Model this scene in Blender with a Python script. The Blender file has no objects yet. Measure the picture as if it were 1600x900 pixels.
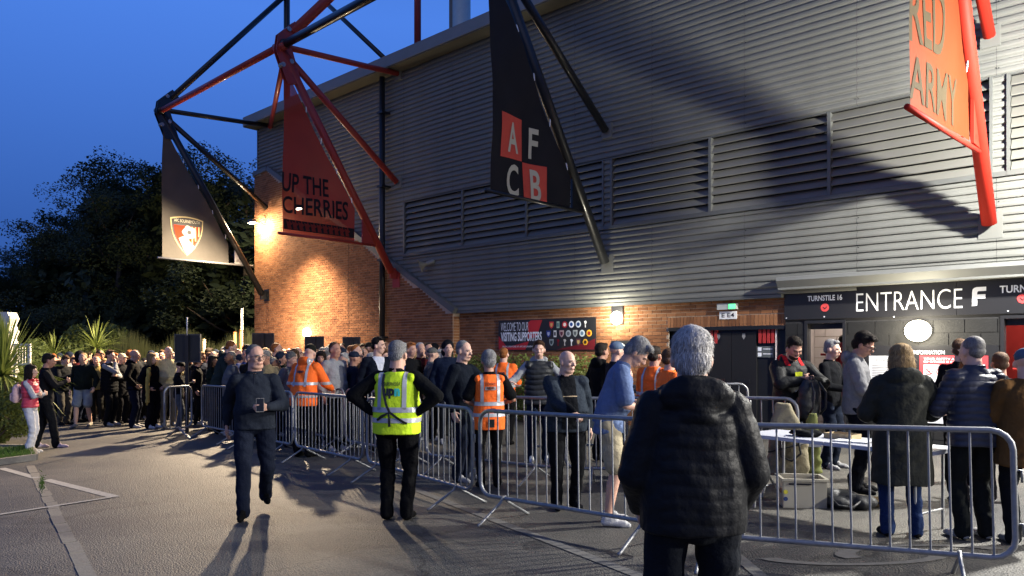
import bpy, bmesh, math, random
import numpy as np
from mathutils import Vector, Matrix, Euler
from mathutils.bvhtree import BVHTree
R = math.radians
rnd = random.Random(7)
sc = bpy.context.scene
C = sc.collection

# ------------------------------------------------------------------ camera
F = 1160.0; HZ = 548.0; CAMZ = 1.65
cd = bpy.data.cameras.new('camera'); cam = bpy.data.objects.new('camera', cd); C.objects.link(cam)
cam.location = (0, 0, CAMZ); cam.rotation_euler = (R(90), 0, 0)
cd.sensor_width = 36; cd.lens = 36 * F / 1600; cd.shift_y = 98 / 1600; cd.clip_end = 2000; cd.clip_start = 0.05
sc.camera = cam
# ------------------------------------------------------------------ dusk sky
w = bpy.data.worlds.new('World'); sc.world = w; w.use_nodes = True
nt = w.node_tree; nt.nodes.clear()
out = nt.nodes.new('ShaderNodeOutputWorld'); bg = nt.nodes.new('ShaderNodeBackground')
tc = nt.nodes.new('ShaderNodeTexCoord'); sx = nt.nodes.new('ShaderNodeSeparateXYZ'); cr = nt.nodes.new('ShaderNodeValToRGB')
nt.links.new(tc.outputs['Generated'], sx.inputs[0]); nt.links.new(sx.outputs['Z'], cr.inputs[0])
e = cr.color_ramp.elements
e[0].position = 0.0; e[0].color = (.026, .078, .28, 1)
e[1].position = 0.85; e[1].color = (.030, .088, .31, 1)
k_ = e.new(.14); k_.color = (.036, .115, .43, 1)
k_ = e.new(.40); k_.color = (.076, .228, .80, 1)
nt.links.new(cr.outputs[0], bg.inputs[0]); bg.inputs[1].default_value = 1.0
nt.links.new(bg.outputs[0], out.inputs[0])
# added fill from behind the camera, standing in for afterglow: very soft and weak
sl = bpy.data.lights.new('sun_fill', 'SUN'); sl.energy = 0.24; sl.angle = R(70); sl.color = (1.0, .82, .60)
so = bpy.data.objects.new('sun_fill', sl); C.objects.link(so); so.rotation_euler = (R(62), 0, R(-18))
sc.view_settings.view_transform = 'Standard'; sc.view_settings.look = 'None'
sc.view_settings.exposure = 0.0; sc.view_settings.gamma = 1.0
sc.cycles.use_denoising = True
sc.cycles.max_bounces = 5; sc.cycles.diffuse_bounces = 2; sc.cycles.transparent_max_bounces = 12
sc.cycles.sample_clamp_indirect = 4.0

# ------------------------------------------------------------------ coordinates
def gz(x): return .02 * max(-30.0, min(16.0, x))                 # the ground rises to the right
U = Vector((.736, -.677, 0)); N = Vector((-.677, -.736, 0)); O = Vector((-1.38, 19.52, 0))
def W(t, s, z): return O + U * t + N * s + Vector((0, 0, z))       # wall frame -> world
def P(x, y, d): return Vector(((x - 800) / F * d, d, CAMZ + (HZ - y) / F * d))
def tz(x, y, s=0.0):                                               # point of the wall plane s seen at pixel x, y
    k = (x - 800) / F
    a = U.x - k * U.y; b = k * (O.y + N.y * s) - (O.x + N.x * s)
    t = b / a; d = O.y + U.y * t + N.y * s
    return t, CAMZ + (HZ - y) / F * d
def sz(t, x, y):                                                   # point of the cross plane t seen at pixel x, y
    k = (x - 800) / F; q = O + U * t
    s = (k * q.y - q.x) / (N.x - k * N.y); d = q.y + N.y * s
    return s, CAMZ + (HZ - y) / F * d

# ------------------------------------------------------------------ materials
MATS = {}
def srgb(h):
    h = h.lstrip('#'); v = [int(h[i:i + 2], 16) / 255 for i in (0, 2, 4)]
    return tuple((c / 12.92 if c <= .04045 else ((c + .055) / 1.055) ** 2.4) for c in v)
def mat(name, col, rough=.7, metal=0, var=.12, scale=8, bump=0, bscale=60, spec=.3, trans=0, coat=0, emit=0, stretch=None, sheen=0):
    if name in MATS: return MATS[name]
    if isinstance(col, str): col = srgb(col)
    m = bpy.data.materials.new(name); m.use_nodes = True; n = m.node_tree; b = n.nodes['Principled BSDF']
    b.inputs['Roughness'].default_value = rough; b.inputs['Metallic'].default_value = metal
    b.inputs['Specular IOR Level'].default_value = spec
    if coat: b.inputs['Coat Weight'].default_value = coat
    if sheen: b.inputs['Sheen Weight'].default_value = sheen
    t = n.nodes.new('ShaderNodeTexCoord'); mp = n.nodes.new('ShaderNodeMapping')
    n.links.new(t.outputs['Object'], mp.inputs[0])
    if stretch: mp.inputs['Scale'].default_value = stretch
    ns = n.nodes.new('ShaderNodeTexNoise'); ns.inputs['Scale'].default_value = scale; ns.inputs['Detail'].default_value = 5
    n.links.new(mp.outputs[0], ns.inputs[0])
    mx = n.nodes.new('ShaderNodeMix'); mx.data_type = 'RGBA'
    mx.inputs[6].default_value = tuple(c * (1 - var) for c in col) + (1,)
    mx.inputs[7].default_value = tuple(min(1, c * (1 + var)) for c in col) + (1,)
    n.links.new(ns.outputs[0], mx.inputs[0]); n.links.new(mx.outputs[2], b.inputs['Base Color'])
    if bump:
        n2 = n.nodes.new('ShaderNodeTexNoise'); n2.inputs['Scale'].default_value = bscale; n2.inputs['Detail'].default_value = 4
        n.links.new(mp.outputs[0], n2.inputs[0])
        bp = n.nodes.new('ShaderNodeBump'); bp.inputs['Strength'].default_value = bump; bp.inputs['Distance'].default_value = .02 if bscale < 20 else .01
        n.links.new(n2.outputs[0], bp.inputs['Height']); n.links.new(bp.outputs[0], b.inputs['Normal'])
    if emit:
        b.inputs['Emission Color'].default_value = tuple(col) + (1,); b.inputs['Emission Strength'].default_value = emit
    if trans:
        tr = n.nodes.new('ShaderNodeBsdfTranslucent'); n.links.new(mx.outputs[2], tr.inputs[0])
        ms = n.nodes.new('ShaderNodeMixShader'); ms.inputs[0].default_value = trans
        o = n.nodes['Material Output']
        n.links.new(b.outputs[0], ms.inputs[1]); n.links.new(tr.outputs[0], ms.inputs[2]); n.links.new(ms.outputs[0], o.inputs[0])
    MATS[name] = m; return m
def cloth(col, rough=.9, bump=.35, key=''):
    return mat('cloth_%s_%s' % (str(col).lstrip('#'), key), col, rough, var=.25, scale=9, bump=.85, bscale=15, spec=.08)
def mat_brick(name, inst):
    m = bpy.data.materials.new(name); m.use_nodes = True; n = m.node_tree; b = n.nodes['Principled BSDF']
    b.inputs['Roughness'].default_value = .92; b.inputs['Specular IOR Level'].default_value = .2
    if inst: a = n.nodes.new('ShaderNodeObjectInfo').outputs['Random']
    else:
        q = n.nodes.new('ShaderNodeAttribute'); q.attribute_name = 'tone'; a = q.outputs['Fac']
    rp = n.nodes.new('ShaderNodeValToRGB'); el = rp.color_ramp.elements
    el[0].color = (.28, .118, .052, 1); el[1].color = (.39, .18, .084, 1)
    q = el.new(.5); q.color = (.34, .15, .066, 1); q = el.new(.12); q.color = (.23, .098, .046, 1)
    n.links.new(a, rp.inputs[0])
    t = n.nodes.new('ShaderNodeTexCoord'); ns = n.nodes.new('ShaderNodeTexNoise'); ns.inputs['Scale'].default_value = 30; ns.inputs['Detail'].default_value = 6
    n.links.new(t.outputs['Object'], ns.inputs[0])
    mx = n.nodes.new('ShaderNodeMix'); mx.data_type = 'RGBA'; mx.blend_type = 'MULTIPLY'; mx.inputs[0].default_value = .55
    n.links.new(rp.outputs[0], mx.inputs[6]); n.links.new(ns.outputs[0], mx.inputs[7]); n.links.new(mx.outputs[2], b.inputs['Base Color'])
    bp = n.nodes.new('ShaderNodeBump'); bp.inputs['Strength'].default_value = .5; bp.inputs['Distance'].default_value = .004
    n.links.new(ns.outputs[0], bp.inputs['Height']); n.links.new(bp.outputs[0], b.inputs['Normal'])
    MATS[name] = m; return m
M_brick_i = mat_brick('brick_single', True); M_brick_s = mat_brick('brick_mass', False)
M_mortar = mat('mortar', (.42, .34, .26), .95, var=.2, scale=12, bump=.3)
M_clad = mat('grey_cladding', (.170, .173, .158), .72, spec=.15, metal=.0, var=.20, scale=1.6, stretch=(1.2, 1.2, .22), bump=.05, bscale=40)
M_louv = mat('louvre_grey', (.17, .168, .148), .5, metal=.0, var=.18, scale=2)
M_frame = mat('frame_grey', (.125, .13, .122), .5, metal=.15, var=.1, scale=3)
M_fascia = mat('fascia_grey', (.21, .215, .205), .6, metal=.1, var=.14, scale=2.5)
M_dark = mat('dark_void', (.012, .012, .014), .9)
M_red = mat('red_paint', (.30, .034, .026), .45, var=.16, scale=3, coat=.1, bump=.04)
M_redbr = mat('bright_red_paint', (.40, .022, .012), .6, var=.1, scale=3, spec=.12)
M_black = mat('black_paint', (.012, .013, .015), .35, var=.2, scale=4, coat=.2)
M_galv = mat('galvanised_steel', (.27, .275, .28), .5, metal=.6, var=.35, scale=22, bump=.05)
M_white = mat('white_paint', (.78, .78, .76), .6, var=.05)
M_blkwall = mat('black_painted_block', (.016, .016, .016), .6, var=.25, scale=10, bump=.4, bscale=50)
M_sign = mat('sign_black', (.018, .018, .02), .4, var=.15, scale=2, coat=.2)
M_signtxt = mat('sign_white', (.80, .82, .85), .5, var=.04)

# ------------------------------------------------------------------ mesh helpers
class MB:
    def __init__(s): s.v = []; s.f = []; s.tone = []
    def add(s, vs, fs, tone=None):
        k = len(s.v); s.v += [tuple(v) for v in vs]; s.f += [tuple(i + k for i in f) for f in fs]
        s.tone += [tone] * len(fs); return s
    def box(s, a, b, tone=None, xf=None):
        (x0, y0, z0), (x1, y1, z1) = a, b
        vs = [(x0, y0, z0), (x1, y0, z0), (x1, y1, z0), (x0, y1, z0), (x0, y0, z1), (x1, y0, z1), (x1, y1, z1), (x0, y1, z1)]
        if xf: vs = [xf(Vector(v)) for v in vs]
        return s.add(vs, [(0, 3, 2, 1), (4, 5, 6, 7), (0, 1, 5, 4), (1, 2, 6, 5), (2, 3, 7, 6), (3, 0, 4, 7)], tone)
    def tube(s, p0, p1, r0, r1=None, n=12, cap=True):
        p0 = Vector(p0); p1 = Vector(p1); r1 = r0 if r1 is None else r1
        a = (p1 - p0); a = a.normalized() if a.length > 1e-6 else Vector((0, 0, 1))
        q = a.orthogonal().normalized(); t = a.cross(q); vs = []
        for p, r in ((p0, r0), (p1, r1)):
            for i in range(n):
                c = 2 * math.pi * i / n; vs.append(p + (q * math.cos(c) + t * math.sin(c)) * r)
        fs = [(i, (i + 1) % n, n + (i + 1) % n, n + i) for i in range(n)]
        if cap: fs += [tuple(range(n - 1, -1, -1)), tuple(range(n, 2 * n))]
        return s.add(vs, fs)
    def path(s, pts, r, n=8, closed=False):
        pts = [Vector(p) for p in pts]; m = len(pts); vs = []; prev = None
        for i, p in enumerate(pts):
            if closed: a = pts[(i + 1) % m] - pts[i - 1]
            else: a = pts[min(i + 1, m - 1)] - pts[max(i - 1, 0)]
            a.normalize()
            q = a.orthogonal().normalized() if prev is None else (prev - a * prev.dot(a)).normalized()
            prev = q; t = a.cross(q)
            rr = r[i] if isinstance(r, (list, tuple)) else r
            vs += [p + (q * math.cos(2 * math.pi * j / n) + t * math.sin(2 * math.pi * j / n)) * rr for j in range(n)]
        fs = []
        for i in range(m if closed else m - 1):
            a = i * n; b = ((i + 1) % m) * n
            fs += [(a + j, a + (j + 1) % n, b + (j + 1) % n, b + j) for j in range(n)]
        if not closed: fs += [tuple(range(n - 1, -1, -1)), tuple(range((m - 1) * n, m * n))]
        return s.add(vs, fs)
    def ell(s, c, r, rot=None, nu=14, nv=9):
        vs = []; c = Vector(c)
        for j in range(1, nv):
            th = math.pi * j / nv
            for i in range(nu):
                ph = 2 * math.pi * i / nu
                v = Vector((r[0] * math.sin(th) * math.cos(ph), r[1] * math.sin(th) * math.sin(ph), r[2] * math.cos(th)))
                if rot is not None: v = rot @ v
                vs.append(c + v)
        a = Vector((0, 0, r[2])); 
        if rot is not None: a = rot @ a
        vs += [c + a, c - a]; T = len(vs) - 2; B = T + 1; fs = []
        for j in range(nv - 2):
            for i in range(nu):
                fs.append((j * nu + i, (j + 1) * nu + i, (j + 1) * nu + (i + 1) % nu, j * nu + (i + 1) % nu))
        fs += [(T, i, (i + 1) % nu) for i in range(nu)]
        fs += [(B, (nv - 2) * nu + (i + 1) % nu, (nv - 2) * nu + i) for i in range(nu)]
        return s.add(vs, fs)
    def cap(s, p0, p1, r0, r1, n=12, flat=None):
        """tapered capsule; flat=(axis, factor) squeezes the section along an axis"""
        p0 = Vector(p0); p1 = Vector(p1); a = p1 - p0; L = a.length
        a = a / L if L > 1e-6 else Vector((0, 0, 1))
        q = a.orthogonal().normalized(); t = a.cross(q); rings = []
        for k in (-80, -50, -20): rings.append((p0 + a * r0 * math.sin(R(k)), r0 * math.cos(R(k))))
        rings.append((p0, r0)); rings.append(((p0 + p1) / 2, (r0 + r1) / 2)); rings.append((p1, r1))
        for k in (20, 50, 80): rings.append((p1 + a * r1 * math.sin(R(k)), r1 * math.cos(R(k))))
        vs = []
        for c, r in rings:
            for i in range(n):
                o = (q * math.cos(2 * math.pi * i / n) + t * math.sin(2 * math.pi * i / n)) * r
                if flat: fx = Vector(flat[0]); o = o - fx * o.dot(fx) * (1 - flat[1])
                vs.append(c + o)
        m = len(rings)
        fs = [(k * n + i, k * n + (i + 1) % n, (k + 1) * n + (i + 1) % n, (k + 1) * n + i) for k in range(m - 1) for i in range(n)]
        fs += [tuple(range(n - 1, -1, -1)), tuple(range((m - 1) * n, m * n))]
        return s.add(vs, fs)
    def loft(s, rings, n=24):
        vs = []
        for (cx, cy, cz, rx, ry) in rings:
            for i in range(n):
                a = 2 * math.pi * i / n; ca, sa = math.cos(a), math.sin(a); p = .85
                vs.append((cx + rx * math.copysign(abs(ca) ** p, ca), cy + ry * math.copysign(abs(sa) ** p, sa), cz))
        m = len(rings)
        fs = [(k * n + i, k * n + (i + 1) % n, (k + 1) * n + (i + 1) % n, (k + 1) * n + i) for k in range(m - 1) for i in range(n)]
        fs += [tuple(range(n - 1, -1, -1)), tuple(range((m - 1) * n, m * n))]
        return s.add(vs, fs)
    def mesh(s, name, smooth=False):
        me = bpy.data.meshes.new(name); me.from_pydata(s.v, [], s.f)
        if any(t is not None for t in s.tone):
            at = me.attributes.new('tone', 'FLOAT', 'FACE'); at.data.foreach_set('value', [t or 0 for t in s.tone])
        if smooth: me.polygons.foreach_set('use_smooth', [True] * len(me.polygons))
        me.update(); return me
    def build(s, name, m, parent=None, smooth=False, **kw):
        return put(name, s.mesh(name, smooth), m, parent, **kw)
def put(name, me, m, parent=None, loc=None, rot=None, **kw):
    o = bpy.data.objects.new(name, me); C.objects.link(o)
    if m is not None:
        if len(me.materials) == 0: me.materials.append(m)
        elif me.materials[0] != m:
            o.material_slots[0].link = 'OBJECT'; o.material_slots[0].material = m
    if parent is not None: o.parent = parent
    if loc is not None: o.location = loc
    if rot is not None: o.rotation_euler = rot
    for k, v in kw.items(): o[k] = v
    return o
def thing(name, label, cat, loc=(0, 0, 0), rotz=0, group=None, scale=None):
    o = bpy.data.objects.new(name, None); C.objects.link(o); o.location = loc; o.rotation_euler = (0, 0, rotz)
    o.empty_display_size = .1
    if scale: o.scale = (scale,) * 3
    o['label'] = label; o['category'] = cat
    if group: o['group'] = group
    return o
WROT = math.atan2(U.y, U.x)
def wthing(name, label, cat, t=0, s=0, z=0, group=None):           # a thing whose local axes are (t, -s, z)
    return thing(name, label, cat, W(t, s, z), WROT, group)
FCACHE = {}
def text_uv(txt, offset=0.0, shear=0.0):
    """text as flat triangles in the unit box (u, v)"""
    key = (txt, offset, shear)
    if key in FCACHE: return FCACHE[key]
    cu = bpy.data.curves.new('txt', 'FONT'); cu.body = txt; cu.offset = offset; cu.shear = shear; cu.resolution_u = 4
    ob = bpy.data.objects.new('txt', cu); TMP.collection.objects.link(ob); TMP.view_layers[0].update()
    me = bpy.data.meshes.new_from_object(ob.evaluated_get(TMP.view_layers[0].depsgraph))
    v = np.array([x.co[:2] for x in me.vertices]); mn = v.min(0); mx_ = v.max(0)
    v = (v - mn) / (mx_ - mn); f = [tuple(p.vertices) for p in me.polygons]
    bpy.data.objects.remove(ob); bpy.data.curves.remove(cu); bpy.data.meshes.remove(me)
    FCACHE[key] = (v, f, (mx_ - mn)[0] / (mx_ - mn)[1]); return FCACHE[key]
TMP = bpy.data.scenes.new('tmp')
def text(name, txt, fn, m, parent, offset=0.0, shear=0.0, **kw):
    v, f, _ = text_uv(txt, offset, shear)
    b = MB(); b.add([fn(a, c) for a, c in v], f); return b.build(name, m, parent, **kw)
def wtext(txt, t0, t1, z0, z1, y, m, parent, offset=0, name='lettering', shear=0):
    return text(name, txt, lambda u, v: (t0 + (t1 - t0) * u, y, z0 + (z1 - z0) * v), m, parent, offset, shear)
# ================================================================== SETTING
b = MB()
xs = [-400, -60, -30] + [i for i in range(-28, 17, 2)] + [60, 400]; ys = [-60, -10] + list(range(-8, 60, 4)) + [100, 400]
vs = [(x, y, gz(x)) for x in xs for y in ys]; ny = len(ys)
fs = [(i * ny + j, (i + 1) * ny + j, (i + 1) * ny + j + 1, i * ny + j + 1) for i in range(len(xs) - 1) for j in range(ny - 1)]
b.add(vs, fs)
m = mat('asphalt', (.090, .090, .088), .62, var=.35, scale=3.0, bump=.0, spec=.42)
n = m.node_tree; bs = n.nodes['Principled BSDF']; t_ = n.nodes.new('ShaderNodeTexCoord')
v1 = n.nodes.new('ShaderNodeTexVoronoi'); v1.inputs['Scale'].default_value = 70; n.links.new(t_.outputs['Object'], v1.inputs['Vector'])
n1 = n.nodes.new('ShaderNodeTexNoise'); n1.inputs['Scale'].default_value = .5; n1.inputs['Detail'].default_value = 8; n.links.new(t_.outputs['Object'], n1.inputs[0])
r1 = n.nodes.new('ShaderNodeValToRGB'); r1.color_ramp.elements[0].position = .35; r1.color_ramp.elements[0].color = (.6, .6, .62, 1); r1.color_ramp.elements[1].position = .62; r1.color_ramp.elements[1].color = (1.25, 1.2, 1.1, 1)
n.links.new(n1.outputs[0], r1.inputs[0])
r2 = n.nodes.new('ShaderNodeValToRGB'); r2.color_ramp.elements[0].color = (1.7, 1.6, 1.45, 1); r2.color_ramp.elements[1].color = (.55, .55, .55, 1); r2.color_ramp.elements[1].position = .6
n.links.new(v1.outputs['Distance'], r2.inputs[0])
base = bs.inputs['Base Color'].links[0].from_socket
m1 = n.nodes.new('ShaderNodeMix'); m1.data_type = 'RGBA'; m1.blend_type = 'MULTIPLY'; m1.inputs[0].default_value = 1
m2 = n.nodes.new('ShaderNodeMix'); m2.data_type = 'RGBA'; m2.blend_type = 'MULTIPLY'; m2.inputs[0].default_value = 1
n.links.new(base, m1.inputs[6]); n.links.new(r1.outputs[0], m1.inputs[7]); n.links.new(m1.outputs[2], m2.inputs[6]); n.links.new(r2.outputs[0], m2.inputs[7])
v3 = n.nodes.new('ShaderNodeTexVoronoi'); v3.feature = 'DISTANCE_TO_EDGE'; v3.inputs['Scale'].default_value = .42
n3 = n.nodes.new('ShaderNodeTexNoise'); n3.inputs['Scale'].default_value = 1.6; n3.inputs['Detail'].default_value = 7; n.links.new(t_.outputs['Object'], n3.inputs[0])
a3 = n.nodes.new('ShaderNodeVectorMath'); a3.operation = 'MULTIPLY_ADD'; a3.inputs[1].default_value = (1.1, 1.1, 0); n.links.new(n3.outputs[1], a3.inputs[0]); n.links.new(t_.outputs['Object'], a3.inputs[2]); n.links.new(a3.outputs[0], v3.inputs['Vector'])
r3 = n.nodes.new('ShaderNodeValToRGB'); r3.color_ramp.elements[0].color = (.45, .45, .45, 1); r3.color_ramp.elements[1].color = (1, 1, 1, 1); r3.color_ramp.elements[1].position = .012; n.links.new(v3.outputs[0], r3.inputs[0])
m3 = n.nodes.new('ShaderNodeMix'); m3.data_type = 'RGBA'; m3.blend_type = 'MULTIPLY'; m3.inputs[0].default_value = 1; n.links.new(m2.outputs[2], m3.inputs[6]); n.links.new(r3.outputs[0], m3.inputs[7])
n.links.new(m3.outputs[2], bs.inputs['Base Color'])
bp = n.nodes.new('ShaderNodeBump'); bp.inputs['Strength'].default_value = .7; bp.inputs['Distance'].default_value = .008; bp.invert = True
n.links.new(v1.outputs['Distance'], bp.inputs['Height']); n.links.new(bp.outputs[0], bs.inputs['Normal'])
M_asph = m
b.build('ground', M_asph, kind='structure')
def gpt(x, y):                      # ground point seen at a pixel of the photograph
    k = (x - 800) / F; d = CAMZ / ((y - HZ) / F + .02 * k); return Vector((k * d, d, gz(k * d)))
def sheet(name, pts, m, h=.004, **kw):
    b = MB(); b.add([Vector((p.x, p.y, gz(p.x) + h)) for p in pts], [tuple(range(len(pts)))]); return b.build(name, m, **kw)
M_line = mat('road_paint', (.36, .345, .31), .85, var=.5, scale=25, bump=.2)
M_wear = mat('worn_road_paint', (.125, .12, .11), .85, var=.4, scale=18)
def stripe(name, a, c, w0, m=M_line, h=.005, **kw):
    a = gpt(*a); c = gpt(*c); d = (c - a); q = Vector((-d.y, d.x, 0)).normalized() * w0 / 2
    return sheet(name, [a - q, c - q, c + q, a + q], m, h, kind='structure')
stripe('road_marking', (2, 732), (56, 747), .11)
stripe('road_marking', (72, 750), (180, 777), .12)
stripe('road_marking', (178, 777), (-40, 811), .07, h=.009)
stripe('road_marking', (640, 762), (1010, 905), .10, M_wear, .006)
stripe('road_marking', (1150, 868), (1190, 902), .10, M_wear, .006)
# worn painted letters on the road behind the barrier
for cxy, rr, a0, a1 in (((1330, 868), .42, 190, 350), ((1450, 866), .40, 20, 200)):
    c0 = gpt(*cxy); pi, po = [], []
    for i in range(15):
        a = R(a0 + (a1 - a0) * i / 14); pi.append(Vector((c0.x + math.cos(a) * (rr - .05) * 1.6, c0.y + math.sin(a) * (rr - .05) * .6, 0))); po.append(Vector((c0.x + math.cos(a) * (rr + .05) * 1.6, c0.y + math.sin(a) * (rr + .05) * .6, 0)))
    sheet('road_marking', pi + po[::-1], M_wear, .007, kind='structure')
# low stone edging strip crossing the car park at the left, stone by stone
M_edge = mat('edging_stone', (.20, .185, .155), .9, var=.3, scale=20, bump=.4)
er = thing('edging_strip', 'line of flush grey edging stones running from the grass corner across the car park', 'kerb', gpt(48, 728))
a = gpt(48, 727); c = gpt(152, 925); L = (c - a).length; dr = (c - a).normalized(); k = int(L / .45)
for i in range(k):
    p0 = a + dr * (i * L / k + .012); p1 = a + dr * ((i + 1) * L / k - .012); q = Vector((-dr.y, dr.x, 0)) * .055; h = .004 + rnd.random() * .006
    off = Vector((rnd.uniform(-.012, .012), 0, 0)); b = MB(); vs = []
    for zz in (-.05, h):
        for p, sgn in ((p0, -1), (p1, -1), (p1, 1), (p0, 1)): v = p + q * sgn + off; vs.append((v.x - a.x, v.y - a.y, gz(v.x) + zz - a.z))
    b.add(vs, [(0, 3, 2, 1), (4, 5, 6, 7), (0, 1, 5, 4), (1, 2, 6, 5), (2, 3, 7, 6), (3, 0, 4, 7)]); b.build('edging_stone', M_edge, er)
# grass bed with kerb at the left edge
G = mat('grass_soil', (.035, .06, .012), .95, var=.4, scale=14, bump=.8, bscale=50)
bed = [gpt(54, 719), gpt(-160, 748), Vector((-14.5, 11.0, 0)), Vector((-16, 20, 0)), Vector((-13.6, 19.5, 0)), Vector((-10.2, 14.0, 0)), gpt(48, 703)]
sheet('grass_bed', bed, G, .06, kind='structure')
kb = MB()
for a, c in ((bed[0], bed[1]), (bed[6], bed[0]), (bed[5], bed[6])):
    d = (c - a).normalized(); q = Vector((-d.y, d.x, 0)) * .05; vs = []
    for zz in (-.05, .10):
        for p, sg in ((a, -1), (c, -1), (c, 1), (a, 1)): v = p + q * sg; vs.append((v.x, v.y, gz(v.x) + zz))
    kb.add(vs, [(0, 3, 2, 1), (4, 5, 6, 7), (0, 1, 5, 4), (1, 2, 6, 5), (2, 3, 7, 6), (3, 0, 4, 7)])
kb.build('kerb', M_edge, kind='structure')
def leafmat(name, c, var=.45, tr=.25): return mat(name, c, .6, var=var, scale=2.2, trans=tr, spec=.3)
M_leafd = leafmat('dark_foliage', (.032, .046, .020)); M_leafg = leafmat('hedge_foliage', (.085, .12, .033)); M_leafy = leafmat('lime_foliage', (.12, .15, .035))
M_reed = leafmat('reed_foliage', (.065, .075, .028)); M_blade = leafmat('blade_foliage', (.18, .23, .055), .2); M_bark = mat('bark', (.07, .055, .04), .95, var=.3, scale=10, bump=.6)
gb = MB()
for _ in range(5200):
    u = rnd.random(); v = rnd.random(); p = bed[0].lerp(bed[6], u).lerp(bed[1].lerp(bed[2], u), v * v * .8)
    a = rnd.uniform(0, 6.3); h = rnd.uniform(.03, .08); w_ = .006
    gb.add([(p.x - w_ * math.cos(a), p.y - w_ * math.sin(a), gz(p.x) + .06), (p.x + w_ * math.cos(a), p.y + w_ * math.sin(a), gz(p.x) + .06), (p.x + rnd.uniform(-.03, .03), p.y + rnd.uniform(-.03, .03), gz(p.x) + .06 + h)], [(0, 1, 2)])
gb.build('grass', leafmat('grass_blade', (.06, .12, .02)), kind='stuff', label='short bright green grass in the kerbed bed at the left edge', category='grass')
# moss and weeds along the edging strip
gb = MB()
for _ in range(260):
    p = gpt(62 + rnd.gauss(3, 2.2), 757 + rnd.gauss(0, 6)); gb.add([(p.x, p.y, p.z), (p.x + .02, p.y, p.z), (p.x + rnd.uniform(-.02, .02), p.y, p.z + rnd.uniform(.008, .022))], [(0, 1, 2)])
gb.build('weeds', MATS['grass_blade'], kind='stuff', label='patch of green weeds growing beside the edging strip', category='weeds')

def leaves(mb, centre, rad, n, size, shell=.55, flat=1.0, rng=rnd):
    for _ in range(n):
        while True:
            v = Vector((rng.uniform(-1, 1), rng.uniform(-1, 1), rng.uniform(-1, 1)))
            if shell < v.length < 1: break
        p = Vector(centre) + Vector((v.x * rad[0], v.y * rad[1], v.z * rad[2]))
        a = Vector((rng.gauss(0, 1), rng.gauss(0, 1), rng.gauss(0, 1))).normalized(); c = a.orthogonal().normalized(); s = size * rng.uniform(.6, 1.3)
        mb.add([p - a * s, p + c * s * .5, p + a * s, p - c * s * .5], [(0, 1, 2, 3)])
def tree_meshes(seed, h, wd, nl, leaf):
    rg = random.Random(seed); tr = MB(); cr = MB(); tips = []
    tr.path([(0, 0, 0), (rg.uniform(-.2, .2), 0, h * .3), (rg.uniform(-.3, .3), rg.uniform(-.3, .3), h * .62), (0, 0, h * .9)], [.22, .16, .10, .03], 7)
    for i in range(15):
        z0 = h * rg.uniform(.12, .75); a = rg.uniform(0, 6.283); l = wd * rg.uniform(.5, 1.0) * (1 - .55 * max(0, z0 / h - .35))
        e = Vector((math.cos(a) * l, math.sin(a) * l, z0 + rg.uniform(.08, .28) * h)); mid = Vector((e.x * .5, e.y * .5, z0 + (e.z - z0) * .35))
        tr.path([(0, 0, z0), mid, e], [.07, .05, .015], 5); tips += [e, mid.lerp(e, .5)]
    tips += [Vector((0, 0, h * .93)), Vector((rg.uniform(-.4, .4), rg.uniform(-.4, .4), h * .82))]
    for t in tips:
        for _ in range(3):
            c = t + Vector((rg.gauss(0, .5), rg.gauss(0, .5), rg.gauss(0, .5))); q = rg.uniform(.45, .95)
            leaves(cr, c, (q, q, q * .75), nl // (len(tips) * 3), leaf, .3, rng=rg)
    for i in range(26):
        z0 = h * rg.uniform(.15, .85); q = wd * .5 * (1 - .6 * abs(z0 / h - .45)); leaves(cr, (rg.uniform(-q, q), rg.uniform(-q, q), z0), (.8, .8, .8), 60, .30, .1, rng=rg)
    return tr.mesh('trunk', True), cr.mesh('crown')
TM = [tree_meshes(s, h, wd, 22000, .068) for s, h, wd in ((1, 9.5, 3.0), (2, 11, 3.4), (5, 10.2, 2.8), (9, 12, 3.3))]
TL = ['low rounded tree at the far left edge of the dark wood', 'dark tree second from the left edge of the wood', 'tall narrow dark tree third from the left in the wood', 'broad dark tree rising behind the cordyline plants', 'highest leafy tree left of the crest banner',
      'bushy dark tree directly behind the crest banner', 'tall tree crowning the wood between the crest banner and the brick wall', 'tree with thin lower branches and sky gaps beside the brick wall', 'tree at the back of the wood above the green bush', 'tree filling the wood behind the white pole', 'shaded tree in the middle of the wood, half hidden by its neighbours', 'far tree peeping over the wood at the left', 'dark tree just left of the crest banner edge', 'tree at the very end of the wood behind the brick corner']
TP = [(20, 385, 36, 0), (75, 372, 34, 2), (125, 335, 33, 1), (180, 270, 32, 3), (235, 252, 34, 1), (290, 258, 31, 2), (345, 234, 33, 3), (385, 262, 30, 0), (110, 330, 39, 0), (205, 290, 38, 2), (150, 330, 36, 3), (-30, 395, 33, 1), (262, 262, 37, 3), (425, 300, 35, 1)]
for i, (x, yt, d, k) in enumerate(TP):
    X = (x - 800) / F * d; g = gz(X); H_ = CAMZ + (HZ - yt) / F * d - g; hh = (9.5, 11, 10.2, 12)[k]
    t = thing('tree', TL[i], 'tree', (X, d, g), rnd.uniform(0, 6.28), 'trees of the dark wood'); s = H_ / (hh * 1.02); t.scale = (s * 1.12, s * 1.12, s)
    put('trunk', TM[k][0], M_bark, t); put('crown', TM[k][1], M_leafd, t)
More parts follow.
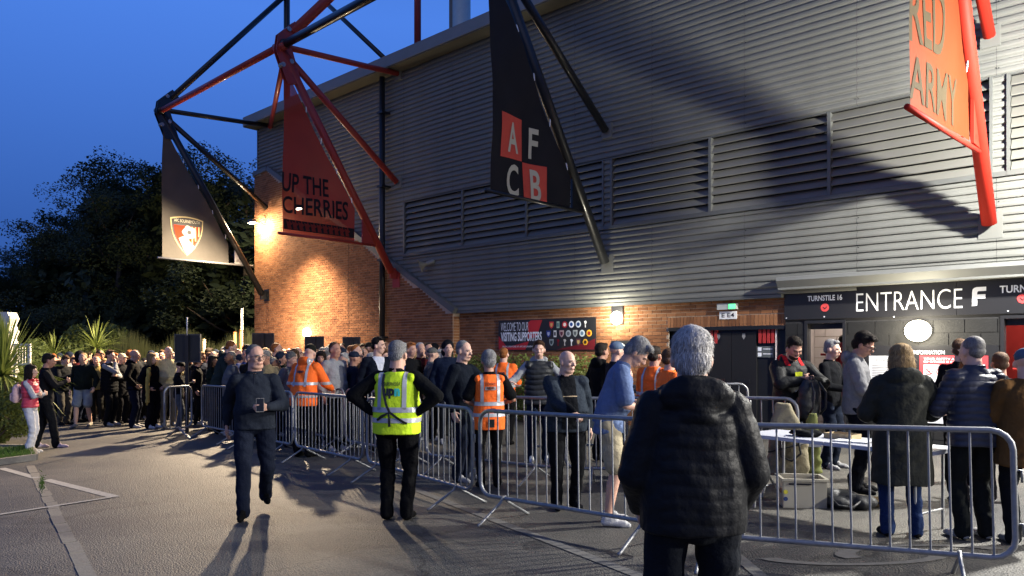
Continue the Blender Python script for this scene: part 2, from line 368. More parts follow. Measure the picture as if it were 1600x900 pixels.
# reeds and tall grass in front of the wood, past the crowd
rb = MB()
for _ in range(9000):
    x = rnd.uniform(150, 402); d = rnd.uniform(25.5, 28.5); X = (x - 800) / F * d; h = (rnd.uniform(1.1, 2.5)) * (1 + .12 * math.sin(x * .07)); ln = rnd.uniform(-.25, .25); ww = rnd.uniform(.015, .03); g = gz(X)
    rb.add([(X - ww, d, g), (X + ww, d, g), (X + ln * .4 + ww * .8, d, g + h * .6), (X + ln * .4 - ww * .8, d, g + h * .6), (X + ln, d + rnd.uniform(-.1, .1), g + h)], [(0, 1, 2, 3), (3, 2, 4)])
rb.build('tall_grass', M_reed, kind='stuff', label='tall reedy grass between the crowd and the dark wood', category='tall grass')
def bush(x0, x1, yt, d, label, m, n, leaf, depth=1.0, yb=None, name='bush', cat='bush'):
    X0 = (x0 - 800) / F * d; X1 = (x1 - 800) / F * d; cx = (X0 + X1) / 2; g = gz(cx); H_ = CAMZ + (HZ - yt) / F * d - g
    t = thing(name, label, cat, (cx, d, g)); c = MB(); rg = random.Random(int(x0 * 7 + d)); k = max(3, int((X1 - X0) / .8) * 2)
    for i in range(k):
        q = (X1 - X0) * .5
        c0 = (rg.uniform(-q * .75, q * .75), rg.uniform(-depth * .4, depth * .4), H_ * rg.uniform(.3, .62)); leaves(c, c0, (min(q * .55, 1.1), depth * .5, H_ * .42), n // k, leaf, .6, rng=rg)
    c.build('crown', m, t); s_ = MB()
    for i in range(5): s_.path([(rg.uniform(-.2, .2), 0, 0), (rg.uniform(-.5, .5), 0, H_ * .4), (rg.uniform(-.8, .8), 0, H_ * .7)], [.03, .02, .008], 5)
    s_.build('stem', M_bark, t); return t
bush(45, 110, 516, 25, 'rounded dark green bush below the wood, left of the tall grass', M_leafg, 5200, .09, 2.0)
bush(100, 190, 508, 27, 'wide dark bush behind the cordyline plants', M_leafg, 5200, .09, 2.0)
bush(-60, 38, 598, 14.3, 'clipped green shrub filling the bed at the left edge, under the spiky plant', M_leafy, 9000, .035, 1.2)
bush(-85, 20, 572, 15.6, 'taller leafy shrub behind the clipped one at the left edge', M_leafy, 7000, .04, 1.2)
# laurel hedge under the visitors' sign
hd = wthing('hedge', 'bright green laurel hedge below the welcome sign on the brick wall', 'hedge', tz(845, 560, .6)[0], .6, gz(0))
hb = MB(); t0, t1 = tz(700, 560, .6)[0], tz(940, 560, .6)[0]; tm = tz(845, 560, .6)[0]
for i in range(16): leaves(hb, (t0 + (t1 - t0) * (i + .5) / 16 - tm, 0, .80), ((t1 - t0) / 22, .35, .80), 620, .04, .72)
hb.build('crown', M_leafy, hd); sb = MB()
for i in range(8): sb.tube((t0 - tm + (t1 - t0) * (i + .5) / 8, 0, 0), (t0 - tm + (t1 - t0) * (i + .5) / 8, 0, 1.2), .02, .01, 6)
sb.build('stem', M_bark, hd)
# cordylines: each blade a leaf of its own
def blade_mesh(L, w_, droop):
    b = MB(); vs = []; k = 7
    for i in range(k):
        u = i / (k - 1); ww = w_ * (1 - u) ** .7 * (0.6 + .4 * min(1, u * 5)); y = L * u; z = L * (.15 * u - droop * u * u)
        vs += [(-ww, y, z + .15 * ww), (0, y, z - .25 * ww), (ww, y, z + .15 * ww)]
    b.add(vs, [(3 * i + j, 3 * i + j + 1, 3 * i + j + 4, 3 * i + j + 3) for i in range(k - 1) for j in (0, 1)]); return b.mesh('leaf', True)
BL = [blade_mesh(1.0, .028, .05), blade_mesh(1.0, .026, .22), blade_mesh(1.0, .03, .5)]
def cordyline(x, yc, d, size, n, label):
    X = (x - 800) / F * d; g = gz(X); zc = CAMZ + (HZ - yc) / F * d; t = thing('cordyline', label, 'spiky plant', (X, d, g)); rg = random.Random(int(x))
    MB().path([(0, 0, 0), (.05, 0, (zc - g) * .5), (0, 0, zc - g)], [.09, .07, .06], 7).build('trunk', M_bark, t)
    for i in range(n):
        el = rg.uniform(-25, 85); az = rg.uniform(0, 360); q = BL[2 if el < 10 else (1 if el < 50 else 0)]
        o = put('leaf', q, M_blade, t, (0, 0, zc - g + .02), (R(el), 0, R(az))); s = size * rg.uniform(.75, 1.1); o.scale = (s, s, s)
cordyline(150, 545, 22, .95, 85, 'spiky cordyline with upright yellow-green blades behind the man in shorts')
cordyline(85, 556, 23, .75, 60, 'smaller spiky cordyline left of the tall one, behind the queue')
cordyline(4, 588, 15.2, 1.28, 170, 'large spiky cordyline spilling over the left edge of the picture')
cordyline(-25, 635, 14.6, .8, 50, 'low spiky cordyline at the extreme left beside the clipped shrub')
# white stacked panels and white gate frame past the plants at the left
M_wh = mat('chalk_white', (.62, .61, .57), .7, var=.08)
X = (5 - 800) / F * 21; t = thing('panel_stack', 'white zigzag stack of panels standing behind the spiky plant at the left edge', 'panel stack', (X, 21, gz(X)))
for i in range(5):
    z0 = CAMZ + (HZ - 590 + i * 20.5) / F * 21 - gz(X) - (0); z1 = z0 + .36; b = MB(); wv = .33
    b.add([(-.9, -.2, z0), (wv - .08, -.2, z0), (wv, -.2, (z0 + z1) / 2), (wv - .08, -.2, z1), (-.9, -.2, z1), (-.9, .2, z0), (wv - .08, .2, z0), (wv, .2, (z0 + z1) / 2), (wv - .08, .2, z1), (-.9, .2, z1)],
          [(0, 1, 2, 3, 4), (9, 8, 7, 6, 5), (0, 5, 6, 1), (1, 6, 7, 2), (2, 7, 8, 3), (3, 8, 9, 4), (4, 9, 5, 0)]); b.build('panel', M_wh, t)
MB().box((-.85, -.15, 0), (.2, .15, CAMZ + (HZ - 590) / F * 21 - gz(X))).build('base', M_wh, t)
X0, X1 = (22 - 800) / F * 19, (48 - 800) / F * 19; t = thing('white_railing', 'white railing panel with thin bars behind the spiky plant', 'railing', (X0, 19, gz(X0)))
zt = CAMZ + (HZ - 537) / F * 19 - gz(X0)
for zz in (zt, zt - .5): MB().box((0, -.025, zz - .05), (X1 - X0, .025, zz)).build('rail', M_wh, t)
for i in range(2): MB().box((i * (X1 - X0 - .05), -.03, 0), (i * (X1 - X0 - .05) + .05, .03, zt - .052)).build('post', M_wh, t)
for i in range(1, 6): MB().box((i * (X1 - X0) / 6 - .008, -.01, zt - .5), (i * (X1 - X0) / 6 + .008, .01, zt - .06)).build('bar', M_wh, t)

# ================================================================== THE STAND
st = wthing('stadium_stand', 'grey corrugated football stand with brick lower walls and louvred vents', 'stadium stand')
SC = .14                                         # cladding plane
TL0 = tz(404, 200, SC)[0]; TR = 32.0; ZC0 = 2.68; ZL0, ZL1, ZR = 4.36, 5.80, 9.53
T1a = tz(398, 400, .23)[0]; T1b = tz(708, 500, .23)[0]
tA, tB, tC, tD = -10.0, tz(620, 430, .23)[0], tz(950, 412, SC)[0], tz(1548, 352, SC)[0]
tA = tB - (tD - tB) / 2 * 1.0
tE = tD + (tD - tC)
MB().box((T1a + .02, 2.3, -.5), (TR, 9.0, 9.3)).box((T1a + .02, .03, 3.05), (TR, 2.29, 9.3)).build('core', M_dark, st)  # dark box added behind the walls so no light leaks through
def corr(t0, t1, z0, z1, name='cladding_sheet', s=SC):
    b = MB(); pitch = .1265; k0 = math.floor(z0 / pitch); z = k0 * pitch; prof = []
    while z < z1 + pitch:
        for dz, ds in ((0, -.012), (.022, -.012), (.034, .016), (.062, .022), (.104, .016), (.1165, -.012)): prof.append((z + dz, ds))
        z += pitch
    pr = [(z0, -.012)] + [(a, c) for a, c in prof if z0 + .002 < a < z1 - .002] + [(z1, -.012)]
    vs = []
    for a, c in pr: vs += [(t0, -(s + c), a), (t1, -(s + c), a)]
    b.add(vs, [(2 * i, 2 * i + 1, 2 * i + 3, 2 * i + 2) for i in range(len(pr) - 1)])
    b.build(name, M_clad, st)
seams = [TL0]; 
while seams[-1] < TR - 2.2: seams.append(seams[-1] + 2.02)
seams.append(TR)
LT0 = tz(631, 320, SC)[0]
LE = tz(1222, 440, SC)[0]                        # left end of the entrance fascia
bolts = MB()
def diag(t): return ZC0 + max(0, (T1b + .15 - t)) * (8.0 - ZC0) / (T1b + .15 - tz(418, 265, .23)[0])
for i in range(len(seams) - 1):
    a, c = seams[i], seams[i + 1]
    # behind the brick gable the sheet starts at the coping line
    if c <= LT0 + .01: corr(a + .002, c - .002, max(ZC0, diag(c) - .3), ZR)
    elif a < LT0:
        corr(a + .002, LT0, max(ZC0, diag(LT0) - .3), ZR); corr(LT0 + .002, c - .002, ZC0, ZL0 - .08); corr(LT0 + .002, c - .002, ZL1 + .02, ZR)
    else:
        corr(a + .002, c - .002, ZC0 if a < LE - .5 else 2.98, ZL0 - .08); corr(a + .002, c - .002, ZL1 + .02, ZR)
    z = 2.9
    while z < ZR:
        if not (a > LT0 and ZL0 - .1 < z < ZL1 + .1) and z > diag(a) + .3:
            bolts.ell((a + .03, -SC - .02, z), (.010, .008, .010), nu=6, nv=4)
        z += .506
bolts.build('bolts', M_dark, st, kind='stuff')
if True:                                         # corner of sheets above entrance, bottom flashing
    MB().box((T1b + .02, -SC - .035, ZC0 - .06), (LE - .002, -.02, ZC0 - .001)).build('bottom_flashing', M_frame, st)
    MB().box((TL0 - .06, -SC - .03, 7.6), (TL0 - .002, .0, ZR)).build('corner_flashing', M_frame, st)
# louvre band
piers = [tz(950, 300, SC)[0], tD + .12, tE]; segs = []
p0 = LT0 + .06
for p in piers + [TR]:
    segs.append((p0, p - .11)); p0 = p + .11
for p in piers:
    corr(p - .11, p + .11, ZL0 - .075, ZL1 + .015, 'pier_cladding', SC + .0)
    for q in (-.13, .09): MB().box((p + q, -SC - .05, ZL0 - .07), (p + q + .04, -SC + .12, ZL1 + .012)).build('pier_edge', M_frame, st)
MB().box((LT0, -SC - .045, ZL0 - .075), (TR, -SC + .02, ZL0)).build('sill_flashing', M_frame, st)
MB().box((LT0, -SC - .03, ZL1), (TR, -SC + .02, ZL1 + .018)).build('head_flashing', M_frame, st)
MB().box((LT0, -SC - .04, ZL0 + .001), (LT0 + .06, -SC + .1, ZL1 - .001)).build('end_flashing', M_frame, st)
slat_cache = {}
nsl = 9
for (a, c) in segs:
    k = 3 if c - a > 6 else 2
    if abs(a - segs[0][0]) < .01: cuts = [a, tz(723, 380, SC)[0], tz(823, 360, SC)[0], c]
    elif abs(a - segs[1][0]) < .01: cuts = [a, tz(1110, 250, SC)[0], tz(1296, 200, SC)[0], c]
    else: cuts = [a + (c - a) * i / k for i in range(k + 1)]
    for i in range(len(cuts) - 1):
        q0, q1 = cuts[i] + .03, cuts[i + 1] - .03; L = q1 - q0; key = round(L, 3)
        if key not in slat_cache:
            b = MB(); h = (ZL1 - ZL0) / nsl
            b.add([(0, -.045, .012), (L, -.045, .012), (L, -.035, 0), (0, -.035, 0), (0, .05, h * .98), (L, .05, h * .98), (L, .06, h * .98), (0, .06, h * .98)],
                  [(3, 2, 1, 0), (0, 1, 5, 4), (2, 3, 7, 6), (4, 5, 6, 7), (0, 4, 7, 3), (1, 2, 6, 5)])
            # face leans outwards at the bottom
            slat_cache[key] = b.mesh('louvre_slat')
        for j in range(nsl): put('louvre_slat', slat_cache[key], M_louv, st, (q0, -SC + .03, ZL0 + j * (ZL1 - ZL0) / nsl))
        if i < len(cuts) - 2: MB().box((cuts[i + 1] - .028, -SC - .035, ZL0 + .001), (cuts[i + 1] + .028, -SC + .09, ZL1 - .001)).build('mullion', M_frame, st)
# gutter fascia at the eaves
zt_ = 9.80
MB().box((TL0 - .22, -.62, zt_ - .26), (TR, -.60, zt_)).build('eaves_fascia', M_fascia, st)
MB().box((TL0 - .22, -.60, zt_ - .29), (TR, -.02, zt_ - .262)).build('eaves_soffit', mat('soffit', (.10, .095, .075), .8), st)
MB().box((TL0 - .22, -.62, zt_ + .001), (TR, 9.0, zt_ + .05)).build('roof', M_fascia, st)
MB().box((TL0 - .24, -.60, zt_ - .26), (TL0 - .221, 8.9, zt_)).build('eaves_end', M_fascia, st)
# drain pipe
tp = tz(597, 300, .36)[0]; dp = MB(); dp.tube((tp, -.36, -.2), (tp, -.36, zt_ - .35), .085, n=14)
o = dp.build('drain_pipe', M_black, st, True)
for zz in (2.0, 4.2, 6.3, 8.4): MB().box((tp - .12, -.46, zz), (tp + .12, -.14, zz + .06)).build('pipe_clip', M_black, o)

# brickwork
def bricks(mb, t0, t1, z0, z1, s, keep=None, objs=None, L=.225, H=.075, J=.010, dep=.012, holes=()):
    row = 0; z = z0
    while z < z1 - .01:
        t = t0 - (L / 2 if row % 2 else 0)
        while t < t1:
            a, c = max(t, t0), min(t + L, t1); zz1 = min(z + H, z1)
            if c - a > .03 and (keep is None or keep(a, c, z, zz1)) and not any(h[0] - .005 < (a + c) / 2 < h[1] + .005 and h[2] - .01 < z + H / 2 < h[3] for h in holes):
                for h in holes:
                    if h[2] - .01 < z + H / 2 < h[3]:
                        if a < h[0] < c: c = h[0]
                        if a < h[1] < c: a = h[1]
                if c - a > .02:
                    full = abs(c - a - L) < .001
                    if objs is not None and full: objs.append((a, z))
                    else: mb.box((a + J / 2, -s - dep * rnd.uniform(.7, 1.15), z + J / 2), (c - J / 2, -s + .01, zz1 - J / 2), rnd.random())
            t += L
        z += H; row += 1
dT0, dT1 = tz(1045, 512)[0], tz(1226, 509)[0]; DH = 2.12
LEb = tz(1228, 480)[0]
w2 = MB().box((T1b, 0, -.5), (dT0, .02, ZC0)).box((dT0 + .001, 0, DH), (LEb, .02, ZC0)).build('brick_wall', M_mortar, st)
mb2 = MB(); ob2 = []
def kp(a, c, z, z1): return not (c > dT0 + .001 and z < DH - .01)
hole = [(dT0, 30, -1, DH), (dT0 - .03, LEb, DH - .001, DH + .215)]
bricks(mb2, T1b + .02, LEb, .02, ZC0 - .05, 0, objs=ob2, holes=hole)
ob2.sort(key=lambda q: -(q[0] + (4 if q[1] > 1.45 else -8))); SB = MB().box((.005, -.012, .005), (.22, .008, .07)).mesh('brick')
nsd = int((LEb - dT0 + .03) / .075)
SV = MB().box((.005, -.012, .005), (.07, .008, .21)).mesh('soldier_brick')
for i in range(nsd): put('brick', SV, M_brick_i, w2, (dT0 - .03 + i * .075, 0, DH))
K = 290 - nsd
for (a, z) in ob2[:K]: put('brick', SB, M_brick_i, w2, (a, rnd.uniform(-.003, .002), z))
for (a, z) in ob2[K:]: mb2.box((a + .005, -.012, z + .005), (a + .22, .008, z + .07), rnd.random())
mb2.build('brickwork', M_brick_s, w2, kind='stuff')
# gabled brick wall at the left
S1 = .23
cz = tz(398, 274, S1)[1]; ct, cpz = tz(418, 265, S1)
def top1(t): return min(cpz, cz + (t - T1a) * (cpz - cz) / (ct - T1a)) if t < ct else cpz - (t - ct) * (cpz - ZC0 + .03) / (T1b - ct)
wb = MB(); pts = [(T1a, -.5), (T1b, -.5), (T1b, ZC0 - .05), (ct, cpz), (T1a, cz)]
vs = [(a, -S1, z) for a, z in pts] + [(a, .0, z) for a, z in pts]
wb.add(vs, [(0, 1, 2, 3, 4), (9, 8, 7, 6, 5)] + [(i, i + 5, (i + 1) % 5 + 5, (i + 1) % 5) for i in range(5)])
w1 = wb.build('gable_wall', M_mortar, st)
mb1 = MB()
bricks(mb1, T1a, T1b, .0, 8.0, S1, keep=lambda a, c, z, z1: z1 < top1(a) - .01 and z1 < top1(c) + .0 and not (tz(545, 400, S1)[0] - .012 < a < tz(545, 400, S1)[0]))
mb1.build('brickwork', M_brick_s, w1, kind='stuff')
rb_ = MB(); z = .0
while z < ZC0 - .15:                      # return faces of the gable wall
    rb_.box((T1b - .005, -S1 + .01, z + .005), (T1b + .010, -.01, z + .07), rnd.random()); z += .075
rb_.build('return_brickwork', M_brick_s, w1, kind='stuff')
lb_ = MB(); z = .0; row = 0
MB().box((T1a - .003, -S1 + .002, -.5), (T1a - .001, 8.0, cz - .1)).build('end_wall', M_mortar, st)
while z < cz - .2:
    y = -S1 + (.1 if row % 2 else 0)
    while y < 5: lb_.box((T1a - .014, y + .005, z + .005), (T1a - .002, y + .22, z + .07), rnd.random()); y += .225
    z += .075; row += 1
lb_.build('end_brickwork', M_brick_s, st, kind='stuff')
def coping(t0, z0, t1, z1, nm='coping'):
    d = Vector((t1 - t0, 0, z1 - z0)).normalized(); q = Vector((-d.z, 0, d.x)) * .15; vs = []
    for y in (-S1 - .06, -.02):
        for (t, z) in ((t0, z0), (t1, z1)): vs += [(t, y, z), (t + q.x, y, z + q.z)]
    MB().add(vs, [(0, 2, 3, 1), (4, 5, 7, 6), (0, 1, 5, 4), (2, 6, 7, 3), (1, 3, 7, 5), (0, 4, 6, 2)]).build(nm, M_frame, st)
coping(ct, cpz - .03, T1b + .04, ZC0 - .06); coping(T1a - .05, cz - .05, ct - .002, cpz - .03)
pt = tz(545, 400, S1)[0]; MB().box((pt - .006, -S1 - .014, 0), (pt + .006, -S1, top1(pt) - .02)).build('movement_joint', mat('joint', (.09, .05, .03), .9), st)

# black painted blockwork of the entrance, with two turnstile openings
o1a, o1b, oz = tz(1263, 510)[0], tz(1318, 510)[0], tz(1290, 505)[1]
o2a, o2b = tz(1570, 500)[0], tz(1650, 500)[0]
BW = MB()
for a, c, z0, z1 in ((LEb + .003, o1a, -.5, 2.95), (o1a, o1b, oz, 2.95), (o1b, o2a, -.5, 2.95), (o2a, o2b, oz, 2.95), (o2b, TR, -.5, 2.95)): BW.box((a, -.03, z0), (c, .02, z1))
bw = BW.build('entrance_wall', mat('black_joint', (.03, .03, .032), .9, var=.2), st)
blk = []; bm_ = MB(); BKM = MB().box((.006, -.012, .006), (.434, .01, .209)).mesh('block'); z = 0; row = 0
while z < 2.1:
    t = LEb + .003 - (.22 if row % 2 else 0)
    while t < 14:
        a, c = t, t + .44; parts = [(max(a, LEb + .003), c)]
        for h0, h1 in ((o1a, o1b), (o2a, o2b)):
            if z < oz - .02:
                new = []
                for p, q in parts:
                    if q <= h0 or p >= h1: new.append((p, q))
                    else:
                        if p < h0 - .03: new.append((p, h0))
                        if q > h1 + .03: new.append((h1, q))
                parts = new
        for p, q in parts:
            if q - p > .435: put('block', BKM, M_blkwall, bw, (p, -.03, z))
            elif q - p > .04: MB().box((p + .006, -.042, z + .006), (q - .006, -.02, z + .209)).build('block', M_blkwall, bw)
        t += .44
    z += .215; row += 1
# entrance fascia: two-step flashing over the sign
M_fas2 = mat('entrance_flashing', (.20, .205, .19), .55, metal=.1, var=.12, scale=2.5)
FB = MB(); pr = [(-.10, 3.0), (-.40, 2.965), (-.42, 2.90), (-.33, 2.78), (-.33, 2.745), (-.10, 2.745)]
vs = [(LE, y, z) for y, z in pr] + [(TR, y, z) for y, z in pr]; k = len(pr)
FB.add(vs, [(i, i + k, (i + 1) % k + k, (i + 1) % k) for i in range(k)] + [tuple(range(k))[::-1], tuple(range(k, 2 * k))]); FB.build('entrance_flashing', M_fas2, st)

# turnstile lobbies behind the openings
M_pink = mat('lobby_block', (.62, .55, .52), .8, var=.06, bump=.15, bscale=30); M_lred = mat('lobby_red', (.30, .018, .015), .45)
for (a, c, col) in ((o1a, o1b, M_pink), (o2a, o2b, M_lred)):
    D0 = 1.9
    MB().box((a - .6, D0, -.2), (c + 1.2, D0 + .05, 2.6)).build('lobby_wall', col if col is M_lred else M_mortar, st)
    if col is M_pink:
        z = 0; row = 0
        while z < 2.4:
            t = a - .6 - (.22 if row % 2 else 0)
            while t < c + 1.1: MB().box((max(t, a - .6) + .006, D0 - .012, z + .006), (min(t + .434, c + 1.2), D0, z + .209)).build('lobby_block', M_pink, st); t += .44
            z += .215; row += 1
    else:
        for q in (0, .55, 1.1): MB().box((a - .5 + q, D0 - .03, 0), (a - .46 + q, D0 - .001, 2.5)).build('lobby_panel_edge', M_white, st)
    MB().box((a - .62, .03, -.2), (a - .60, D0 + .04, 2.6)).build('lobby_side', M_pink, st); MB().box((c + 1.2, .03, -.2), (c + 1.22, D0 + .04, 2.6)).build('lobby_side', M_pink, st)
    MB().box((a - .6, .03, 2.6), (c + 1.2, D0, 2.62)).build('lobby_ceiling', M_white, st)
    for q in (a - .05, c): MB().box((q, -.055, -.1), (q + .05, .12, oz - .001)).build('door_frame', M_sign, st)
    MB().box((a - .05, -.055, oz), (c + .05, .12, oz + .05)).build('door_frame', M_sign, st)
    MB().box((a + .002, .10, oz - .10), (c - .002, .14, oz - .001)).build('shutter_box', M_sign, st)
    for j in range(5): MB().tube((a + .02, .55, .7 + j * .22), (a + .38, .55, .7 + j * .22), .022, n=8).build('turnstile_bar', M_lred, st)
    MB().tube((a + .40, .55, 0), (a + .40, .55, 1.8), .04, n=10).build('turnstile_post', M_lred, st)
    lt = bpy.data.lights.new('lobby_light', 'POINT'); lt.energy = 34; lt.color = (1, .90, .80); lt.shadow_soft_size = .12
    lo = bpy.data.objects.new('lobby_light', lt); C.objects.link(lo); lo.location = W((a + c) / 2 + .2, -1.0, 2.42)
    lp = wthing('ceiling_lamp', 'small ceiling lamp glowing inside the %s turnstile lobby' % ('left' if a == o1a else 'right'), 'lamp', (a + c) / 2 + .2, -1.0, 2.5)
    MB().tube((0, 0, .03), (0, 0, .10), .10, n=16).build('housing', M_white, lp); MB().ell((0, 0, .03), (.09, .09, .03)).build('diffuser', mat('diffuser', (1, .92, .85), emit=3), lp)

# black double doors under the soldier course
dr_ = MB().box((dT0 + .001, .10, -.3), (LEb, .14, DH - .001)).build('door_surround', M_black, st)
MB().box((dT0 + .001, -.03, DH - .07), (LEb - .001, .10, DH - .002)).build('door_head', M_black, st)
lf0, lf1 = tz(1102, 520)[0], tz(1180, 520)[0]; lm = tz(1141, 520)[0]
M_door = mat('door_black', (.013, .013, .014), .45, var=.15, scale=3)
gq = gz(W(lm, 0, 0).x)
for a, c in ((lf0, lm - .004), (lm + .004, lf1)):
    d = MB().box((a, .05, gq + .02), (c, .095, DH - .12)).build('door', M_door, st)
    ctr = (a + c) / 2
    MB().box((ctr - .25 * (c - a), .035, gq + .95), (ctr + .25 * (c - a), .049, gq + 1.02)).build('push_bar', M_black, d)
    sh = MB(); sh.add([(ctr - .035, .045, 1.92), (ctr, .045, 1.86), (ctr + .035, .045, 1.92), (ctr + .03, .045, 1.98), (ctr - .03, .045, 1.98)], [(0, 1, 2, 3, 4)]); sh.build('crest', mat('crest_grey', (.22, .22, .22), .5), d)
for xx in (1095, 1184):
    for j in range(4):
        a = tz(xx + j * 6.6, 520)[0]; MB().box((a, .03, tz(1190, 536)[1]), (a + .055, .099, tz(1190, 513)[1])).build('red_stripe', mat('stripe_red', (.35, .03, .03), .5), dr_)

# ---------------------------------------------------------------- signs
e0, e1 = LEb, TR; ez0, ez1 = tz(1228, 500)[1], 2.744
sg = wthing('entrance_sign', 'long black fascia sign reading ENTRANCE F over the turnstiles', 'sign')
for a, c in ((e0 + .0, tz(1496, 470)[0]), (tz(1496, 470)[0] + .006, 13.2), (13.206, TR)): MB().box((a, -.07, ez0), (c, -.043, ez1)).build('sign_panel', M_sign, sg)
ys_ = -.074
def px_text(tx, x0, x1, ytop, ybot, m, parent, off=0, y=ys_, s=.07, nm='lettering', shear=0):
    ta, za = tz(x0, ytop, s); tb, _ = tz(x1, ytop, s); zb = tz(x0, ybot, s)[1]
    return wtext(tx, ta, tb, zb, za, y, m, parent, off, nm, shear)
px_text('ENTRANCE', 1338, 1504, 458.5, 487, M_signtxt, sg, -.012)
# heavy letter F with a rounded shoulder
fa, fz = tz(1519, 449, .07); fb = tz(1541, 449, .07)[0]; f0 = tz(1519, 478, .07)[1]; wF = fb - fa; hF = fz - f0
fp = [(0, 0), (.36, 0), (.36, .38), (.95, .38), (.95, .60), (.36, .60), (.36, .70), (.44, .78), (1, .78), (1, 1), (.30, 1), (.12, .95), (.03, .86), (0, .72)]
MB().add([(fa + u * wF, ys_, f0 + v * hF) for u, v in fp], [tuple(range(len(fp)))]).build('lettering', M_signtxt, sg)
px_text('TURNSTILE 16', 1262, 1316, 462.5, 471, M_signtxt, sg, .022)
ta, za = tz(1562, 446.5, .07); wtext('TURNSTILE 17', ta, ta + 1.27 * .65, za - .115, za, ys_, M_signtxt, sg, .022)
M_dot = mat('arrow_red', (.62, .07, .07), .5)
def disc(cx, cz_, r, m, parent, y, nm='arrow_disc', n=24): return MB().add([(cx + r * math.cos(2 * math.pi * i / n), y, cz_ + r * math.sin(2 * math.pi * i / n)) for i in range(n)], [tuple(range(n))]).build(nm, m, parent)
def chevron(cx, cz_, r, parent, y): MB().add([(cx - r, y, cz_ + r * .55), (cx, y, cz_ - r * .35), (cx + r, y, cz_ + r * .55), (cx + r, y, cz_ + r * .05), (cx, y, cz_ - r * .9), (cx - r, y, cz_ + r * .05)], [(0, 1, 4, 5), (1, 2, 3, 4)]).build('arrow', M_sign, parent)
for xx, yy in ((1289, 480.5), (1598, 466.5)):
    c_, z_ = tz(xx, yy, .07); disc(c_, z_, .072, M_dot, sg, ys_); chevron(c_, z_, .035, sg, ys_ - .003)
for xx, yy in ((1229, 497), (1288, 452), (1288, 495), (1397, 495), (1575, 486)):
    c_, z_ = tz(xx, yy, .07); disc(c_, z_, .012, M_signtxt, sg, ys_, 'rivet', 8)
# welcome sign
wa, wz1 = tz(779, 501, .03); wbt, _ = tz(931, 494, .03); wz0 = tz(779, 547.5, .03)[1]
ws = wthing('welcome_sign', 'wide black and red sign welcoming visiting supporters, with rows of club crests', 'sign')
MB().box((wa, -.035, wz0), (wbt, -.014, wz1)).build('sign_panel', M_sign, ws)
M_sred = mat('sign_red', (.45, .025, .03), .5, var=.3, scale=3); Wd = wbt - wa; Hd = wz1 - wz0
def wq(pts, m, y=-.037, nm='red_shape'): return MB().add([(wa + u * Wd, y, wz0 + v * Hd) for u, v in pts], [tuple(range(len(pts)))]).build(nm, m, ws)
wq([(.33, .38), (.42, .42), (.48, .97), (.36, .97), (.33, .9)], M_sred); wq([(.004, .02), (.30, .02), (.34, .30), (.10, .10), (.004, .48)], M_sred); wq([(.62, .02), (.996, .02), (.996, .36), (.9, .22)], mat('sign_maroon', (.12, .01, .014), .5))
for tx, u0, u1, v0, v1, of in (('WELCOME TO OUR', .03, .335, .64, .92, -.005), ('VISITING SUPPORTERS', .03, .475, .30, .60, .03), ('FROM EVERYONE AT AFC BOURNEMOUTH', .05, .43, .10, .155, 0)):
    wtext(tx, wa + u0 * Wd, wa + u1 * Wd, wz0 + v0 * Hd, wz0 + v1 * Hd, -.040, M_signtxt, ws, of)
def crest(u, v, r, kind, c1, c2):
    cx = wa + u * Wd; cz_ = wz0 + v * Hd; m1 = mat('crest_' + c1, '#' + c1, .5, var=.02); m2 = mat('crest_' + c2, '#' + c2, .5, var=.02)
    if kind == 'o': sh = lambda k: [(k * r * math.cos(a * .3927), k * r * math.sin(a * .3927)) for a in range(16)]
    elif kind == 's': sh = lambda k: [(-r * k * .85, r * k), (r * k * .85, r * k), (r * k * .85, -.1 * r * k), (r * k * .5, -.75 * r * k), (0, -1.1 * r * k), (-r * k * .5, -.75 * r * k), (-r * k * .85, -.1 * r * k)][::-1]
    elif kind == 'h': sh = lambda k: [(k * r * math.cos(a * 1.0472), k * r * math.sin(a * 1.0472)) for a in range(6)]
    elif kind == 'r': sh = lambda k: [(-.55 * r * k, -r * k), (.55 * r * k, -r * k), (.55 * r * k, r * k), (-.55 * r * k, r * k)]
    elif kind == 'b': sh = lambda k: [(-.2 * r * k, -r * k), (.25 * r * k, -r * k), (.1 * r * k, -.1 * r * k), (.6 * r * k, .5 * r * k), (.2 * r * k, r * k), (-.5 * r * k, .8 * r * k), (-.15 * r * k, 0)]
    o = MB().add([(cx + a, -.040, cz_ + c_) for a, c_ in sh(1)], [tuple(range(len(sh(1))))]).build('club_crest', m1, ws)
    if kind != 'b': MB().add([(cx + a, -.043, cz_ + c_) for a, c_ in sh(.55)], [tuple(range(len(sh(1))))]).build('crest_centre', m2, o)
rr = Hd * .105
row1 = [('s', 'b83a40', 'c8a060'), ('r', '8fa89a', '506a70'), ('o', 'b02a30', 'e0d8d0'), ('o', 'e8eaf0', '1d4a90'), ('o', 'c8d0d8', '203a70'), ('b', 'd0d0d0', 'd0d0d0')]
row2 = [('s', '2a3a80', 'a0a8c8'), ('r', 'd8d8d8', '202020'), ('s', 'a89090', '5a2a38'), ('o', 'a0a8b0', '606870'), ('s', '9aa0a0', '50585c'), ('o', 'c0ccd4', '5a7890'), ('o', 'c89a30', '8a2a20')]
row3 = [('s', '8a9494', '3a4446'), ('b', '701018', '701018'), ('b', 'b8b4b0', 'b8b4b0'), ('b', 'd8dce0', 'd8dce0'), ('s', '5a3a40', 'b09a60'), ('h', 'c8962a', '302818')]
for row, v, u0, du in ((row1, .80, .575, .066), (row2, .52, .545, .066), (row3, .25, .575, .066)):
    for i, (k, c1, c2) in enumerate(row): crest(u0 + i * du, v, rr, k, c1, c2)
